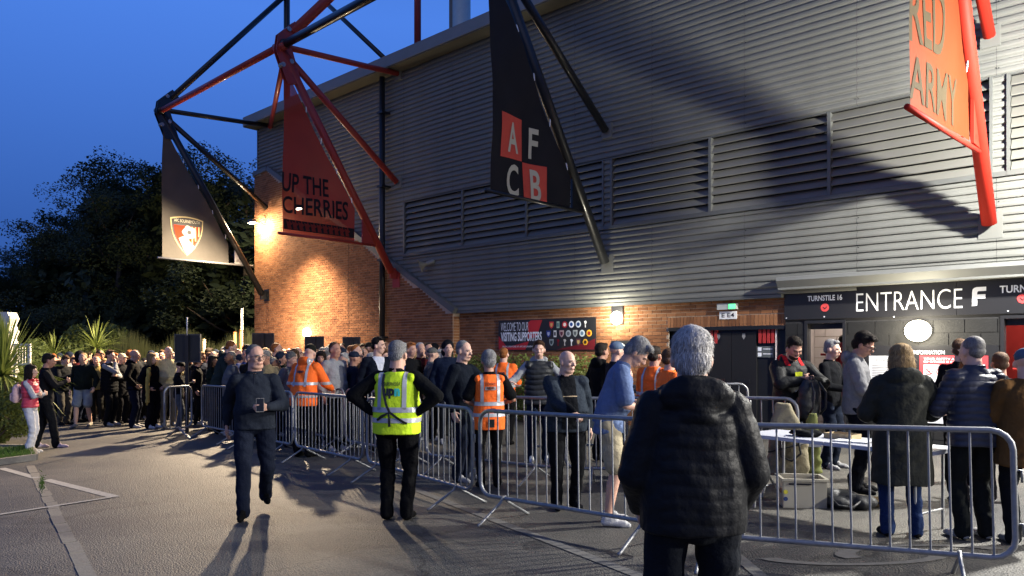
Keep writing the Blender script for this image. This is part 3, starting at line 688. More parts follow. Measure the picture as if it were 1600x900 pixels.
# E E4 door number and green emergency light above the doors
pa, pz = tz(1124, 487, .03); pb = tz(1151, 487, .03)[0]; p0_ = tz(1124, 499, .03)[1]
ps = wthing('door_sign', 'small white sign reading E E4 over the black doors', 'sign')
MB().box((pa, -.03, p0_), (pb, -.014, pz)).build('sign_panel', M_white, ps); wtext('E E4', pa + .05, pb - .05, p0_ + .035, pz - .035, -.033, M_black, ps, .01)
ea, ez_ = tz(1121, 475, .08); eb = tz(1151, 475, .08)[0]; e0z = tz(1121, 485, .08)[1]
el_ = wthing('emergency_light', 'white emergency light with a green glowing end above the E E4 sign', 'emergency light')
MB().box((ea, -.10, e0z + .01), (eb, -.012, ez_)).build('housing', mat('pale_plastic', (.45, .47, .44), .5), el_)
MB().box((ea + (eb - ea) * .62, -.108, e0z + .02), (eb - .02, -.101, ez_ - .015)).build('green_lens', mat('green_led', (.10, .9, .25), emit=2.0), el_)
# information posters by the turnstiles
ip = wthing('information_board', 'black information board with white and red notices beside the turnstile', 'notice board')
ia, iz = tz(1351, 540, .06); ib = tz(1560, 535, .06)[0]; i0 = .5
MB().box((ia, -.06, i0), (ib, -.043, iz + .0)).build('board', M_sign, ip)
px_text('INFORMATION', 1427, 1476, 547.5, 553.5, M_signtxt, ip, .02, -.064, .06)
def poster(xa, xb, yt, yb, m, nm='poster', y=-.068):
    a, z1 = tz(xa, yt, .065); c = tz(xb, yt, .065)[0]; z0 = tz(xa, yb, .065)[1]; o = MB().box((a, y, z0), (c, -.0605, z1)).build(nm, m, ip); return a, c, z0, z1, o
M_post = mat('poster_white', (.62, .63, .66), .5, var=.05); M_pred = mat('poster_red', (.62, .05, .06), .5, var=.05); M_ptx = mat('poster_grey_text', (.18, .18, .2), .6)
a, c, z0, z1, o = poster(1358, 1402, 556, 640, M_post)
wtext('GROUND REGULATIONS', a + .10, c - .05, z1 - .085, z1 - .05, -.071, M_ptx, ip, .01)
for j in range(24): MB().box((a + .05, -.0715, z1 - .14 - j * .028), (c - .05 - .04 * (j % 3), -.0685, z1 - .13 - j * .028)).build('text_line', M_ptx, ip)
a, c, z0, z1, o = poster(1437, 1544, 555.5, 606, M_pred); WD = c - a; HD = z1 - z0
wtext('YOUR SAFETY AND SECURITY', a + .06 * WD, c - .08 * WD, z1 - .13 * HD, z1 - .07 * HD, -.071, M_signtxt, ip, .02)
wtext('OF OTHERS IS PARAMOUNT', a + .06 * WD, c - .16 * WD, z1 - .22 * HD, z1 - .16 * HD, -.071, M_signtxt, ip, .02)
MB().box((a + .06 * WD, -.072, z0 + .18 * HD), (c - .06 * WD, -.0685, z1 - .28 * HD)).build('poster_panel', M_post, ip)
wtext('DON\'T BRING THESE ITEMS', a + .10 * WD, c - .14 * WD, z1 - .36 * HD, z1 - .32 * HD, -.0745, M_ptx, ip, .01)
for j in range(5):
    cx = a + WD * (.145 + .165 * j); cz_ = z1 - .49 * HD; disc(cx, cz_, .055, M_pred, ip, -.0745, 'prohibition_sign'); disc(cx, cz_, .042, M_post, ip, -.0765, 'prohibition_sign')
    MB().add([(cx - .036, -.078, cz_ + .024), (cx - .024, -.078, cz_ + .036), (cx + .036, -.078, cz_ - .024), (cx + .024, -.078, cz_ - .036)], [(0, 3, 2, 1)]).build('prohibition_bar', M_pred, ip)
    disc(cx, cz_, .018, M_pred, ip, -.0775, 'pictogram', 8)
    for q in range(3): MB().box((cx - .05, -.0745, cz_ - .09 - q * .025), (cx + .04, -.0725, cz_ - .08 - q * .025)).build('text_line', M_ptx, ip)
a, c, z0, z1, o = poster(1437, 1544, 608, 660, M_post); wtext('HAVE YOUR TICKETS READY', a + .05, c - .05, z1 - .16, z1 - .10, -.071, M_ptx, ip, .01)
# small fire notice on the door
na, nz = tz(1180, 541); nb = tz(1206, 541)[0]; n0 = tz(1180, 558.5)[1]
fn = wthing('fire_notice', 'small grey notice with pictograms on the black door panel', 'notice')
MB().box((na, .075, n0), (nb, .098, nz)).build('panel', mat('notice_grey', (.10, .11, .11), .5), fn)
MB().box((na + .02, .071, nz - .09), (na + .09, .0745, nz - .02)).build('pictogram', M_signtxt, fn); MB().box((na + .12, .071, nz - .06), (nb - .02, .0745, nz - .045)).build('text_line', M_signtxt, fn)
MB().box((na + .02, .071, n0 + .02), (na + .09, .0745, n0 + .09)).build('pictogram', M_signtxt, fn); MB().box((na + .12, .071, n0 + .06), (nb - .02, .0745, n0 + .075)).build('text_line', M_signtxt, fn)
# round-logo black plate under the wall lamp
la, lz = tz(955, 532, .02); lb2 = tz(983, 532, .02)[0]; l0 = tz(955, 560, .02)[1]
lg = wthing('notice_plate', 'black plate with a white ring on the brick wall under the round lamp', 'notice')
MB().box((la, -.03, l0), (lb2, -.014, lz)).build('panel', M_sign, lg)
rg_ = MB(); cc = (la + lb2) / 2 + .03; zc_ = (lz + l0) / 2 + .03
ri, ro = [(cc + .085 * math.cos(i * .2618), -.033, zc_ + .085 * math.sin(i * .2618)) for i in range(24)], [(cc + .11 * math.cos(i * .2618), -.033, zc_ + .11 * math.sin(i * .2618)) for i in range(24)]
rg_.add(ri + ro, [(i, (i + 1) % 24, 24 + (i + 1) % 24, 24 + i) for i in range(24)]); rg_.build('ring', M_signtxt, lg)

# ---------------------------------------------------------------- lamps
def plight(loc, e, col, r=.06, spot=None, aim=None):
    l = bpy.data.lights.new('lamp_light', 'SPOT' if spot else 'POINT'); l.energy = e; l.color = col; l.shadow_soft_size = r
    o = bpy.data.objects.new('lamp_light', l); C.objects.link(o); o.location = loc
    if e > 4000: l.shadow_soft_size = max(r, .13)
    if spot: l.spot_size = R(spot); l.spot_blend = .6; o.rotation_euler = (Vector(aim) - Vector(loc)).to_track_quat('-Z', 'Y').to_euler()
    return o
def bulkhead(x, y, s, label, rx, rz, plate, col, e, em):
    t, z = tz(x, y, s); o = wthing('wall_lamp', label, 'wall lamp', t, s, z)
    if plate: MB().box((-rx * 1.0, -.03, -rz * .9), (rx * 1.0, -.012, rz * 2.1)).build('back_plate', M_sign, o)
    MB().tube((0, -.0, 0), (0, -.03, 0), min(rx, rz) * .8, n=20).build('housing', M_frame, o)
    gl = MB().ell((0, -.035, 0), (rx, .10, rz), nu=24, nv=14).build('diffuser', mat('lamp_%.2f_%.2f_%.1f' % (col[1], col[2], em), col, emit=em), o, True)
    plight(W(t, s + .45, z), e, col, .12)
bulkhead(965, 497, .02, 'round bulkhead lamp on a grey plate on the brick wall beside the welcome sign', .15, .15, True, (1, .93, .74), 130, 9)
bulkhead(1435, 517, .06, 'oval bulkhead lamp glowing on the black wall under the word ENTRANCE', .20, .175, False, (1, .90, .68), 110, 12)
bulkhead(481, 520, .245, 'small glowing bulkhead lamp low on the orange brick gable wall behind the crowd', .20, .16, False, (1, .88, .62), 110, 12)
def flood(t, s, z, label, e, col, em, aim=None, arm=True, spot=None, scale=1.0):
    o = wthing('floodlight', label, 'floodlight', t, s, z)
    if arm: MB().path([(0, s - .2, -.0), (0, .25, .05), (0, .05, .08)], .025, 8).build('arm', M_frame, o)
    MB().box((-.16, -.06, .03), (.16, .10, .13)).build('housing', M_frame, o)
    MB().box((-.13, -.05, .0), (.13, .09, .028)).build('lens', mat('flood_lens_%.1f' % em, col, emit=em), o)
    if spot: plight(W(t, s, z - .06), e, col, .07, spot, W(*aim))
    else: plight(W(t, s, z - .06), e, col, .07)
FLS = 1.0; k = tz(466, 327, FLS)
flood(k[0], FLS, k[1], 'bright floodlight on the brick gable seen through the red banner', 17000, (1, .77, .51), 80, aim=(k[0] - .6, FLS + 5.0, 0), spot=140)
k2 = tz(393, 349, .75)
flood(k2[0], .75, k2[1], 'small yellowish floodlight glowing at the outer corner of the brick gable', 850, (1, .78, .48), 80)
flood(14.6, 2.34, 5.0, 'floodlight lighting the cladding from beyond the right edge of the picture', 5600, (1, .97, .90), 30)
flood(21.9, 2.34, 5.0, 'next floodlight along the stand, outside the picture to the right', 11000, (1, .95, .86), 30, aim=(20.5, 9.5, 0), spot=125)
flood(29.2, 2.6, 5.0, 'unseen floodlight added furthest along the stand, level with the photographer', 12500, (1, .95, .86), 30, aim=(24, 11, 0), spot=125)  # added out of view to light the people from the camera side
# horn loudspeaker
hk = tz(676, 410, SC + .05); hn = wthing('horn_loudspeaker', 'cream horn loudspeaker fixed to the cladding under the left louvres', 'loudspeaker', hk[0], SC, hk[1])
M_cream = mat('cream_plastic', (.22, .21, .16), .6)
b = MB(); hr = [(.03, 0), (.035, .10), (.06, .18), (.11, .25), (.165, .30), (.175, .31)]; ax = Vector((-.55, -.75, -.35)).normalized(); q = ax.orthogonal().normalized(); tt = ax.cross(q); vs = []
for r_, l in hr: vs += [Vector((0, -.12, 0)) + ax * l + (q * math.cos(i * .3927) + tt * math.sin(i * .3927)) * r_ for i in range(16)]
b.add(vs, [(k * 16 + i, k * 16 + (i + 1) % 16, (k + 1) * 16 + (i + 1) % 16, (k + 1) * 16 + i) for k in range(5) for i in range(16)] + [tuple(range(16))]); b.build('horn', M_cream, hn, True)
MB().cap(Vector((0, -.12, 0)) - ax * .05, Vector((0, -.12, 0)) + ax * .1, .06, .055).build('driver', M_fascia, hn, True)
MB().cap(Vector((0, -.12, 0)) + ax * .12, Vector((0, -.12, 0)) + ax * .28, .035, .05).build('phase_plug', M_cream, hn, True)
MB().box((.0, -.12, -.02), (.03, .0, .02)).build('bracket', M_frame, hn)

# ---------------------------------------------------------------- steel frames, masts and banners
ZN, SN = 9.1, 3.84; ZB = 4.56
names = {'A': (tA, M_black, 'black'), 'B': (tB, M_red, 'red'), 'C': (tC, M_black, 'black'), 'D': (tD, M_redbr, 'red')}
def steel(key, label, zb, zs, tie_to=None):
    t, m, cn = names[key]; o = wthing('steel_frame', label, 'steel frame', t, 0, 0)
    base_s = .42 if key in 'AB' else SC + .12
    def tb(nm, a, c, r, mm=m): return MB().tube(a, c, r, n=14).build(nm, mm, o, True)
    tb('boom', (0, -base_s, zb), (0, -SN, ZN), .105); tb('strut', (0, -SC - .10, zs), (0, -SN + .12, ZN - .12), .085)
    tb('top_tie', (.04, -SC - .10, 9.45), (0, -SN, ZN + .05), .075)
    tb('mast_tie', (0, .53, 14.3), (0, -SN + .3, ZN + .45), .125 if key != 'A' else .09); tb('mast', (0, .53, 9.3), (0, .53, 15.6), .10 if key != 'A' else .11)
    tb('cross_pin', (-.22, -SN - .02, ZN + .05), (.18, -SN, ZN), .10)
    sb_ = S1 if key in 'AB' else SC
    MB().box((-.16, -sb_ - .03, zb - .42 if key == 'B' else zb - .22), (.16, -sb_ + (.0 if key in 'AB' else .03), zb + .18)).build('bracket', m if key in 'AB' else M_clad, o)
    if key in 'AB': MB().box((-.03, -base_s - .06, zb - .18), (.03, -sb_ - .03, zb + .12)).build('bracket_fin', m, o)
    for zz in (zs, 9.45): MB().box((-.13, -SC - .06, zz - .16), (.13, -SC + .0, zz + .16)).build('bracket', M_clad, o)
    for sx_ in (-.07, .05):
        MB().add([(sx_, -SN + .55, ZN - .75), (sx_, -SN + .15, ZN - .85), (sx_, -SN - .16, ZN - .1), (sx_, -SN - .10, ZN + .3), (sx_, -SN + .35, ZN + .75), (sx_, -SN + .55, ZN + .55), (sx_, -SN + .25, ZN + .1)] + [(sx_ + .02, y, z) for y, z in ((-SN + .55, ZN - .75), (-SN + .15, ZN - .85), (-SN - .16, ZN - .1), (-SN - .10, ZN + .3), (-SN + .35, ZN + .75), (-SN + .55, ZN + .55), (-SN + .25, ZN + .1))],
                 [tuple(range(7)), tuple(range(13, 6, -1))] + [(i, i + 7, (i + 1) % 7 + 7, (i + 1) % 7) for i in range(7)]).build('node_plate', m, o)
    for y_, z_ in ((-SN + .02, ZN - .42), (-SN + .25, ZN - .28), (-SN + .18, ZN + .5)): MB().tube((-.06, y_, z_), (.105, y_, z_), .06, n=12).build('bolt', M_galv, o)
    # gusset plate with a triangular hole, where boom and banner bar meet
    def bs_(z): return base_s + (z - zb) / (ZN - zb) * (SN - base_s)
    a0, a1 = bs_(ZB), 1.42; zt2 = zb + (a1 - base_s) / (SN - base_s) * (ZN - zb)
    pts = [(a0, ZB), (a1, ZB), (a1, zt2)]; cx_ = (a0 + a1 * 2) / 3 - .0; hp = [(a0 + .33, ZB + .16), (a1 - .22, ZB + .16), (a1 - .22, ZB + .16 + (a1 - .22 - a0 - .33) * 1.25)]
    vs = [(x_, -y_, z_) for x_ in (-.02, .02) for y_, z_ in pts + hp]
    MB().add(vs, [(0, 1, 4, 3), (1, 2, 5, 4), (2, 0, 3, 5), (6, 9, 10, 7), (7, 10, 11, 8), (8, 11, 9, 6), (0, 6, 7, 1), (1, 7, 8, 2), (3, 4, 10, 9), (4, 5, 11, 10), (5, 3, 9, 11)]).build('gusset', m if key != 'A' else mat('dull_white', (.35, .33, .32), .6), o)
    return o
steel('A', 'black tubular frame carrying the crest banner, furthest left on the stand', 3.6, 6.6)
steel('B', 'red tubular frame carrying the UP THE CHERRIES banner beside the drain pipe', 3.85, 6.4)
steel('C', 'black tubular frame carrying the black AFCB banner in the middle of the stand', 3.56, 6.42)
steel('D', 'bright red tubular frame carrying the RED ARMY banner at the right', 3.58, 6.43)
def tie(label, a, c, r, m, cat='steel tube', name='tie_rod'):
    o = thing(name, label, cat, a); p = Vector(c) - Vector(a); MB().tube((0, 0, 0), p, r, n=14).build('tube', m, o, True)
    MB().ell((0, 0, 0), (r * 1.3,) * 3).build('end_cap', m, o, True); MB().ell(p, (r * 1.3,) * 3).build('end_cap', m, o, True)
tie('red tube joining the red frame to the black frame at the left', W(tA, SN, ZN), W(tB, SN, ZN + .05), .085, M_red)
tie('black tube running from the red frame up to the next frame on the right', W(tB + .1, SN - .05, ZN + .08), W(tC, SN, ZN + .1), .10, M_black)
tie('red tube joining the two frames at the right, above the picture', W(tC, SN, ZN), W(tD, SN, ZN), .085, M_red)
tie('thin red brace dropping from the red node to the left end of the eaves', W(tB, SN - .1, ZN - .2), W(tA + .15, SC + .05, 9.42), .07, M_red)
tie('thin black brace slanting down behind the eaves between the two left masts', W(tA, -.53, 15.3), W(tB, -.53, 9.2), .075, M_black)
# big pale floodlight pylon behind the roof
fx = (721 - 800) / F * 30; py_ = thing('floodlight_pylon', 'thick pale grey steel pylon rising behind the roof beside the black banner', 'pylon', (fx, 30, 0))
MB().tube((0, 0, 0), (0, 0, 22), .37, n=24).build('shaft', mat('pylon_grey', (.42, .47, .44), .5, metal=.3), py_, True)
MB().box((-.5, .0, 0), (-.36, .3, 22)).build('cable_tray', M_frame, py_)
# banners: cloth in the cross plane of their frame
def banner(key, label, m, s_out, inner, drop=0, wave=.05, seed=0, skew=None):
    t = names[key][0]; o = wthing('banner', label, 'banner', t, 0, 0)
    base_s = .42 if key in 'AB' else SC + .12; zb = {'A': 3.6, 'B': 3.85, 'C': 3.56, 'D': 3.58}[key]
    sl_ = (ZN - zb) / (SN - base_s); hyp = lambda s: zb + (s - base_s) * sl_ - .32
    ph = seed * 1.7
    def off(s, z):
        u = max(0, z - ZB + drop); a = wave * (math.sin(s * 2.3 + z * 1.1 + ph) + .5 * math.sin(s * 4.1 - z * 1.9 + ph * 2) + .16 * math.sin((s + z) * 6.3 + ph))
        if skew: a += skew * max(0, (s - inner)) 
        return a * min(1, .25 + u * .9) + (0 if not skew else 0)
    b = MB(); ns, nz = 34, 46; vs = []
    for i in range(ns + 1):
        s = inner + (s_out - inner) * i / ns; zt = min(hyp(s), 8.75)
        zq = ZB - drop * (s - inner) / (s_out - inner)
        for j in range(nz + 1): z = zq + (zt - zq) * j / nz; vs.append((off(s, z), -s, z))
    b.add(vs, [(i * (nz + 1) + j, i * (nz + 1) + j + 1, (i + 1) * (nz + 1) + j + 1, (i + 1) * (nz + 1) + j) for i in range(ns) for j in range(nz)])
    b.build('cloth', m, o, True)
    MB().tube((0, -.75, ZB - .02), (0, -s_out - .14, ZB - .02 - drop * 1.03), .035, n=10).build('bottom_bar', names[key][1] if key != 'A' else M_galv, o, True)
    for k in range(5):
        s = inner + .1 + (s_out - inner - .3) * k / 4
        MB().tube((off(s, hyp(s)), -s, min(hyp(s), 8.7)), (0, -s, min(hyp(s), 8.7) + .16), .012, n=6).build('lacing', M_white, o)
    def on(s, z, d=.012): return (off(s, z) + d, -s, z)
    return o, on
def bprint(o, on, pts, m, d=.012, nm='print', sub=1):
    """a printed shape given by (s, z) outline; dense so that it follows the cloth"""
    b = MB(); b.add([on(s, z, d) for s, z in pts], [tuple(range(len(pts)))]); return b.build(nm, m, o)
def bquad(o, on, s0, s1, z0, z1, m, d=.010, n=8, nm='print'):
    b = MB(); vs = [on(s0 + (s1 - s0) * i / n, z0 + (z1 - z0) * j / n, d) for i in range(n + 1) for j in range(n + 1)]
    b.add(vs, [(i * (n + 1) + j, (i + 1) * (n + 1) + j, (i + 1) * (n + 1) + j + 1, i * (n + 1) + j + 1) for i in range(n) for j in range(n)]); return b.build(nm, m, o, True)
def subdiv_text(tx, offset, maxlen=.06):
    v, f, asp = text_uv(tx, offset); bm = bmesh.new(); vv = [bm.verts.new((a, c, 0)) for a, c in v]
    for q in f:
        try: bm.faces.new([vv[i] for i in q])
        except ValueError: pass
    for _ in range(2):
        es = [e for e in bm.edges if abs(e.verts[0].co.x - e.verts[1].co.x) + abs(e.verts[0].co.y - e.verts[1].co.y) > .07]
        if es: bmesh.ops.subdivide_edges(bm, edges=es, cuts=2); bmesh.ops.triangulate(bm, faces=bm.faces[:])
    bm.verts.index_update(); r = ([tuple(x.co[:2]) for x in bm.verts], [tuple(x.index for x in q.verts) for q in bm.faces]); bm.free(); return r
def btext(o, on, tx, s0, s1, z0, z1, m, d=.022, off=0.01, fn=None):
    v, f = subdiv_text(tx, off); b = MB(); fn = fn or (lambda u, w_: (s0 + (s1 - s0) * u, z0 + (z1 - z0) * w_))
    b.add([on(*fn(a, c), d) for a, c in v], f); return b.build('lettering', m, o)
M_bred = mat('banner_red', (.26, .036, .028), .7, var=.12, scale=1.5, trans=.14, bump=.15, bscale=9, spec=.06)
M_bor = mat('banner_bright_red', (.150, .030, .010), .7, var=.08, scale=1.5, trans=.2, bump=.1, bscale=9, spec=.06)
M_bblk = mat('banner_black', (.022, .022, .025), .55, var=.2, scale=2, trans=.10, bump=.2, bscale=8, spec=.06)
M_bgrey = mat('banner_charcoal', (.085, .080, .072), .6, var=.2, scale=2, trans=.25, bump=.2, bscale=8, spec=.06)
M_ink = mat('banner_ink', (.022, .018, .022), .7, trans=.15, spec=.06); M_cr = mat('banner_cream', (.50, .49, .38), .7, var=.06)
# A: club crest
o, on = banner('A', 'charcoal banner with a club crest of ball and shield, brightly lit, at the far left', M_bgrey, 3.78, 1.62, seed=1)
sa, za = sz(tA, 266, 333); sb2, _ = sz(tA, 316, 345); zb2 = sz(tA, 292, 400)[1]; cs = (sa + sb2) / 2; hw = abs(sa - sb2) / 2; za -= .05
def shield(k, top=0):
    P_ = []; 
    for i in range(13): u = -1 + 2 * i / 12; P_.append((cs - u * hw * k, (za - .0) - (1 - k) * hw * 1.0 + .05 * (1 - u * u) * 1.6 - .08))
    for i in range(1, 12): u = 1 - i / 6; a = 1 - abs(u); w_ = hw * k; zz = za - .1 - (1 - k) * hw; L_ = (zz - (zb2 + (1 - k) * hw * 1.3)); P_.append((cs - (w_ * (1 - a ** 2.2) * (1 if u > 0 else -1)) if abs(u) > .01 else cs, zz - L_ * (a ** .85)))
    return P_
M_gold = mat('crest_gold', (.45, .38, .20), .7, spec=.05); M_cwh = mat('crest_white', (.40, .40, .38), .7, spec=.05); M_crb = mat('crest_black', (.03, .03, .03), .6); M_crr = mat('crest_red', (.34, .03, .012), .7, spec=.05)
bprint(o, on, shield(1.0), M_gold, .012); bprint(o, on, shield(.93), M_crb, .018)
sh3 = shield(.82); zc3 = za - .30
bprint(o, on, [(s, min(z, zc3)) for s, z in sh3], M_crr, .024)
for i in range(3): bquad(o, on, cs - hw * (.28 + .2 * i), cs - hw * (.36 + .2 * i), zc3 - .62 + .16 * i, zc3, M_gold, .030, 3)
bx = cs - hw * .12; bz = zc3 - .20
bprint(o, on, [(bx + (.21 + .025 * math.cos(5 * a * .2618)) * math.cos(a * .2618), bz + (.21 + .025 * math.cos(5 * a * .2618)) * math.sin(a * .2618)) for a in range(24)], M_cwh, .038)
bprint(o, on, [(bx + .075 * math.cos(a * 1.2566), bz + .075 * math.sin(a * 1.2566)) for a in range(5)], M_crb, .044)
bprint(o, on, [(cs + hw * .55, zc3 - .42), (cs + hw * .10, zc3 - .30), (cs - hw * .05, zc3 - .43), (cs - hw * .52, zc3 - .66), (cs - hw * .25, zc3 - .82), (cs - hw * .02, zc3 - .92), (cs + hw * .2, zc3 - .80), (cs + hw * .33, zc3 - .64)], M_cwh, .036)
btext(o, on, 'AFC BOURNEMOUTH', cs + hw * .78, cs - hw * .78, za - .20, za - .10, M_cr, .03, 0)
# B: UP THE CHERRIES
_n = M_bred.node_tree; _o = _n.nodes['Material Output']; _s = _o.inputs[0].links[0].from_socket; _t = _n.nodes.new('ShaderNodeBsdfTransparent'); _m = _n.nodes.new('ShaderNodeMixShader'); _m.inputs[0].default_value = .10
_n.links.new(_s, _m.inputs[1]); _n.links.new(_t.outputs[0], _m.inputs[2]); _n.links.new(_m.outputs[0], _o.inputs[0])      # open mesh weave
o, on = banner('B', 'red banner reading UP THE CHERRIES with a dark band of players, lit from behind', M_bred, 3.78, 1.66, seed=2, wave=.035)
def bp4(t, x0, x1, yt0, yb0, yt1, yb1):
    a0, z00 = sz(t, x0, yb0); _, z01 = sz(t, x0, yt0); a1, z10 = sz(t, x1, yb1); _, z11 = sz(t, x1, yt1)
    return lambda u, v: (a0 + (a1 - a0) * u, (z00 + (z10 - z00) * u) * (1 - v) + (z01 + (z11 - z01) * u) * v)
btext(o, on, 'UP THE', 0, 0, 0, 0, M_ink, .016, .015, bp4(tB, 441, 513, 268, 298, 281, 309))
btext(o, on, 'CHERRIES', 0, 0, 0, 0, M_ink, .016, .015, bp4(tB, 442, 543, 305, 332, 316, 345))
s0, z0 = sz(tB, 441, 357); _, z1 = sz(tB, 441, 341); bquad(o, on, 3.76, 1.68, 4.66, 4.66 + (z1 - z0), M_ink, .012, 12)
for i in range(11):      # torn silhouettes of players in the band
    s = 3.6 - i * .17; z = 4.68; bprint(o, on, [(s + .05, z), (s + .07, z + .12), (s + .10, z + .2), (s + .02, z + .17), (s, z + .26), (s - .03, z + .17), (s - .09, z + .14), (s - .03, z + .09), (s - .06, z)], MATS['banner_red'], .018, 'player_shape')
# C: AFCB
o, on = banner('C', 'black banner with the letters AFCB and two red squares', M_bblk, 3.80, 1.50, seed=3, wave=.04)
M_sq = mat('banner_square_red', (.58, .075, .05), .7)
for x0, x1, yt0, yb0, yt1, yb1 in ((780.5, 817, 174, 244, 187, 252), (818, 854, 253, 313, 261, 320)):
    f_ = bp4(tC, x0, x1, yt0, yb0, yt1, yb1); b = MB(); nn = 8
    b.add([on(*f_(i / nn, j / nn), .010) for i in range(nn + 1) for j in range(nn + 1)], [(i * (nn + 1) + j, (i + 1) * (nn + 1) + j, (i + 1) * (nn + 1) + j + 1, i * (nn + 1) + j + 1) for i in range(nn) for j in range(nn)]); b.build('print', M_sq, o)
for ch, q in (('A', (792, 810, 189, 237, 194, 241)), ('F', (828, 842, 199, 247, 203, 250)), ('C', (791, 810, 256, 306, 258, 309)), ('B', (829, 845, 264, 314, 268, 317))):
    btext(o, on, ch, 0, 0, 0, 0, M_cr, .018, .02, bp4(tC, *q))
# D: RED ARMY, swung a little by the wind
o, on = banner('D', 'orange-red banner with grey letters RED ARMY, brightly lit at the upper right', M_bor, 4.48, 1.60, drop=.24, seed=4, wave=.016)
M_gl = mat('banner_grey_letter', (.040, .031, .018), .8, spec=.05)
btext(o, on, 'RED', 0, 0, 0, 0, M_gl, .007, .01, bp4(tD, 1422, 1474, -35, 62, -12, 92))
btext(o, on, 'ARMY', 0, 0, 0, 0, M_gl, .007, .01, bp4(tD, 1421, 1496, 84, 152, 124, 201))
# ================================================================== PEOPLE
def solidify(b, voxel, name, smooth=3, fold=0.0, quilt=None, fk=1.0, seed=0):
    me = bpy.data.meshes.new('src'); me.from_pydata(b.v, [], b.f); ob = bpy.data.objects.new('src', me); TMP.collection.objects.link(ob)
    m = ob.modifiers.new('r', 'REMESH'); m.mode = 'VOXEL'; m.voxel_size = voxel; m.adaptivity = 0
    if smooth: q = ob.modifiers.new('s', 'SMOOTH'); q.iterations = smooth; q.factor = .5
    vl = TMP.view_layers[0]; vl.update(); r = bpy.data.meshes.new_from_object(ob.evaluated_get(vl.depsgraph)); r.name = name
    bpy.data.objects.remove(ob); bpy.data.meshes.remove(me)
    n = len(r.vertices); co = np.empty(n * 3); r.vertices.foreach_get('co', co); co = co.reshape(-1, 3)
    if fold or quilt:
        no = np.empty(n * 3); r.vertices.foreach_get('normal', no); no = no.reshape(-1, 3); x, y, z = co.T; s = seed * 1.37
        w1 = 1.6 * np.sin(7 * x + 5 * y + s) + 1.1 * np.sin(9 * z - 6 * x + 2 * s)
        f = np.sin(26 * fk * z + 17 * x + w1 * 1.7 + s) * .5 + .35 * np.sin(43 * fk * z - 21 * x + 13 * y + 2.1 * w1 - s) + .35 * np.sin(15 * x - 19 * y + 12 * z + w1)
        d = fold * f
        if quilt:
            p, amp, xm = quilt; g = np.abs(np.sin(np.pi * (z + .006 * np.sin(20 * x)) / p)) ** .6 - .6; mk = (np.abs(x) < xm).astype(float); d = d + amp * g * mk
        co = co + no * d[:, None]; r.vertices.foreach_set('co', co.ravel())
    r.polygons.foreach_set('use_smooth', [True] * len(r.polygons)); r.update(); return r
def ik(S, T, l1, l2, pole):
    S = Vector(S); T = Vector(T); v = T - S; d = min(v.length, (l1 + l2) * .998); a = v.normalized(); T = S + a * d
    x = (l1 * l1 - l2 * l2 + d * d) / (2 * d); h = math.sqrt(max(0, l1 * l1 - x * x)); p = Vector(pole); p = (p - a * p.dot(a)).normalized()
    return S + a * x + p * h, T
ARM = {'down': ((.255, .03, .90), (.3, -1, 0), 'y', .35), 'hips': ((.205, -.03, 1.05), (1, -.35, -.2), 'z', .9), 'front': ((.09, .30, 1.10), (.8, -.3, -1), 'z', .8),
       'phone': ((.07, .32, 1.24), (.8, -.1, -1), 'z', .8), 'rail': ((.17, .40, 1.08), (.7, -.4, -1), 'x', .9), 'pocket': ((.21, .10, .98), (1, -.8, 0), 'y', .5),
       'crossed': ((-.06, .22, 1.18), (1, .1, -1), 'z', .6), 'chin': ((.03, .17, 1.47), (.7, .3, -1), 'z', .9), 'cast': ((.25, .26, .98), (.6, -1, 0), 'y', .4), 'back': ((.27, -.20, .93), (.4, -1, 0), 'y', .35), 'wide': ((.52, .22, 1.10), (.3, -.7, -.6), 'x', .6)}
def pose(sp):
    J = {}; le = sp.get('lean', 0); bl = sp.get('build', 1.0); piv = Vector((0, 0, .98)); Rl = Matrix.Rotation(-R(le), 3, 'X')
    up = lambda v: piv + Rl @ (Vector(v) - piv); J['up'] = up
    wd = sp.get('wide', 1.0)
    for sd, sg in (('R', 1), ('L', -1)):
        S = up((sg * .172 * wd, -.005, 1.405)); a = sp.get('arms', {}).get(sd, 'down')
        tg, pole, wax, curl = ARM[a] if isinstance(a, str) else a
        T = Vector((sg * tg[0] * (wd if tg[0] > .15 else 1), tg[1] * (1 if tg[1] > 0 else 1), tg[2]))
        if sp.get('lean_arms', 0): T = up(T)
        el, wr = ik(S, T, .295, .255, (sg * pole[0], pole[1], pole[2])); J['S' + sd] = S; J['E' + sd] = el; J['W' + sd] = wr; J['curl' + sd] = (curl, wax)
        st = sp.get('walk', 0) * (1 if sd == 'R' else -1); f = sp.get('feet', .105)
        Hp = Vector((sg * .095 * bl, 0, .92)); lift = sp.get('lift', .05) if st < 0 else 0
        A = Vector((sg * f, st, .085 + abs(lift) * (1 if st < 0 else 0)))
        kn, A = ik(Hp, A, .43, .42, (sg * .12, 1, 0)); J['H' + sd] = Hp; J['K' + sd] = kn; J['A' + sd] = A
    yaw, pit = sp.get('head', (0, 0)); Rh = Rl @ Matrix.Rotation(-R(yaw), 3, 'Z') @ Matrix.Rotation(-R(pit), 3, 'X')
    nk = up((0, .005, 1.517)); J['head'] = lambda v: nk + Rh @ (Vector(v) * 1.08 + Vector((0, .018, .122))); J['Rh'] = Rh; J['nk'] = nk
    return J
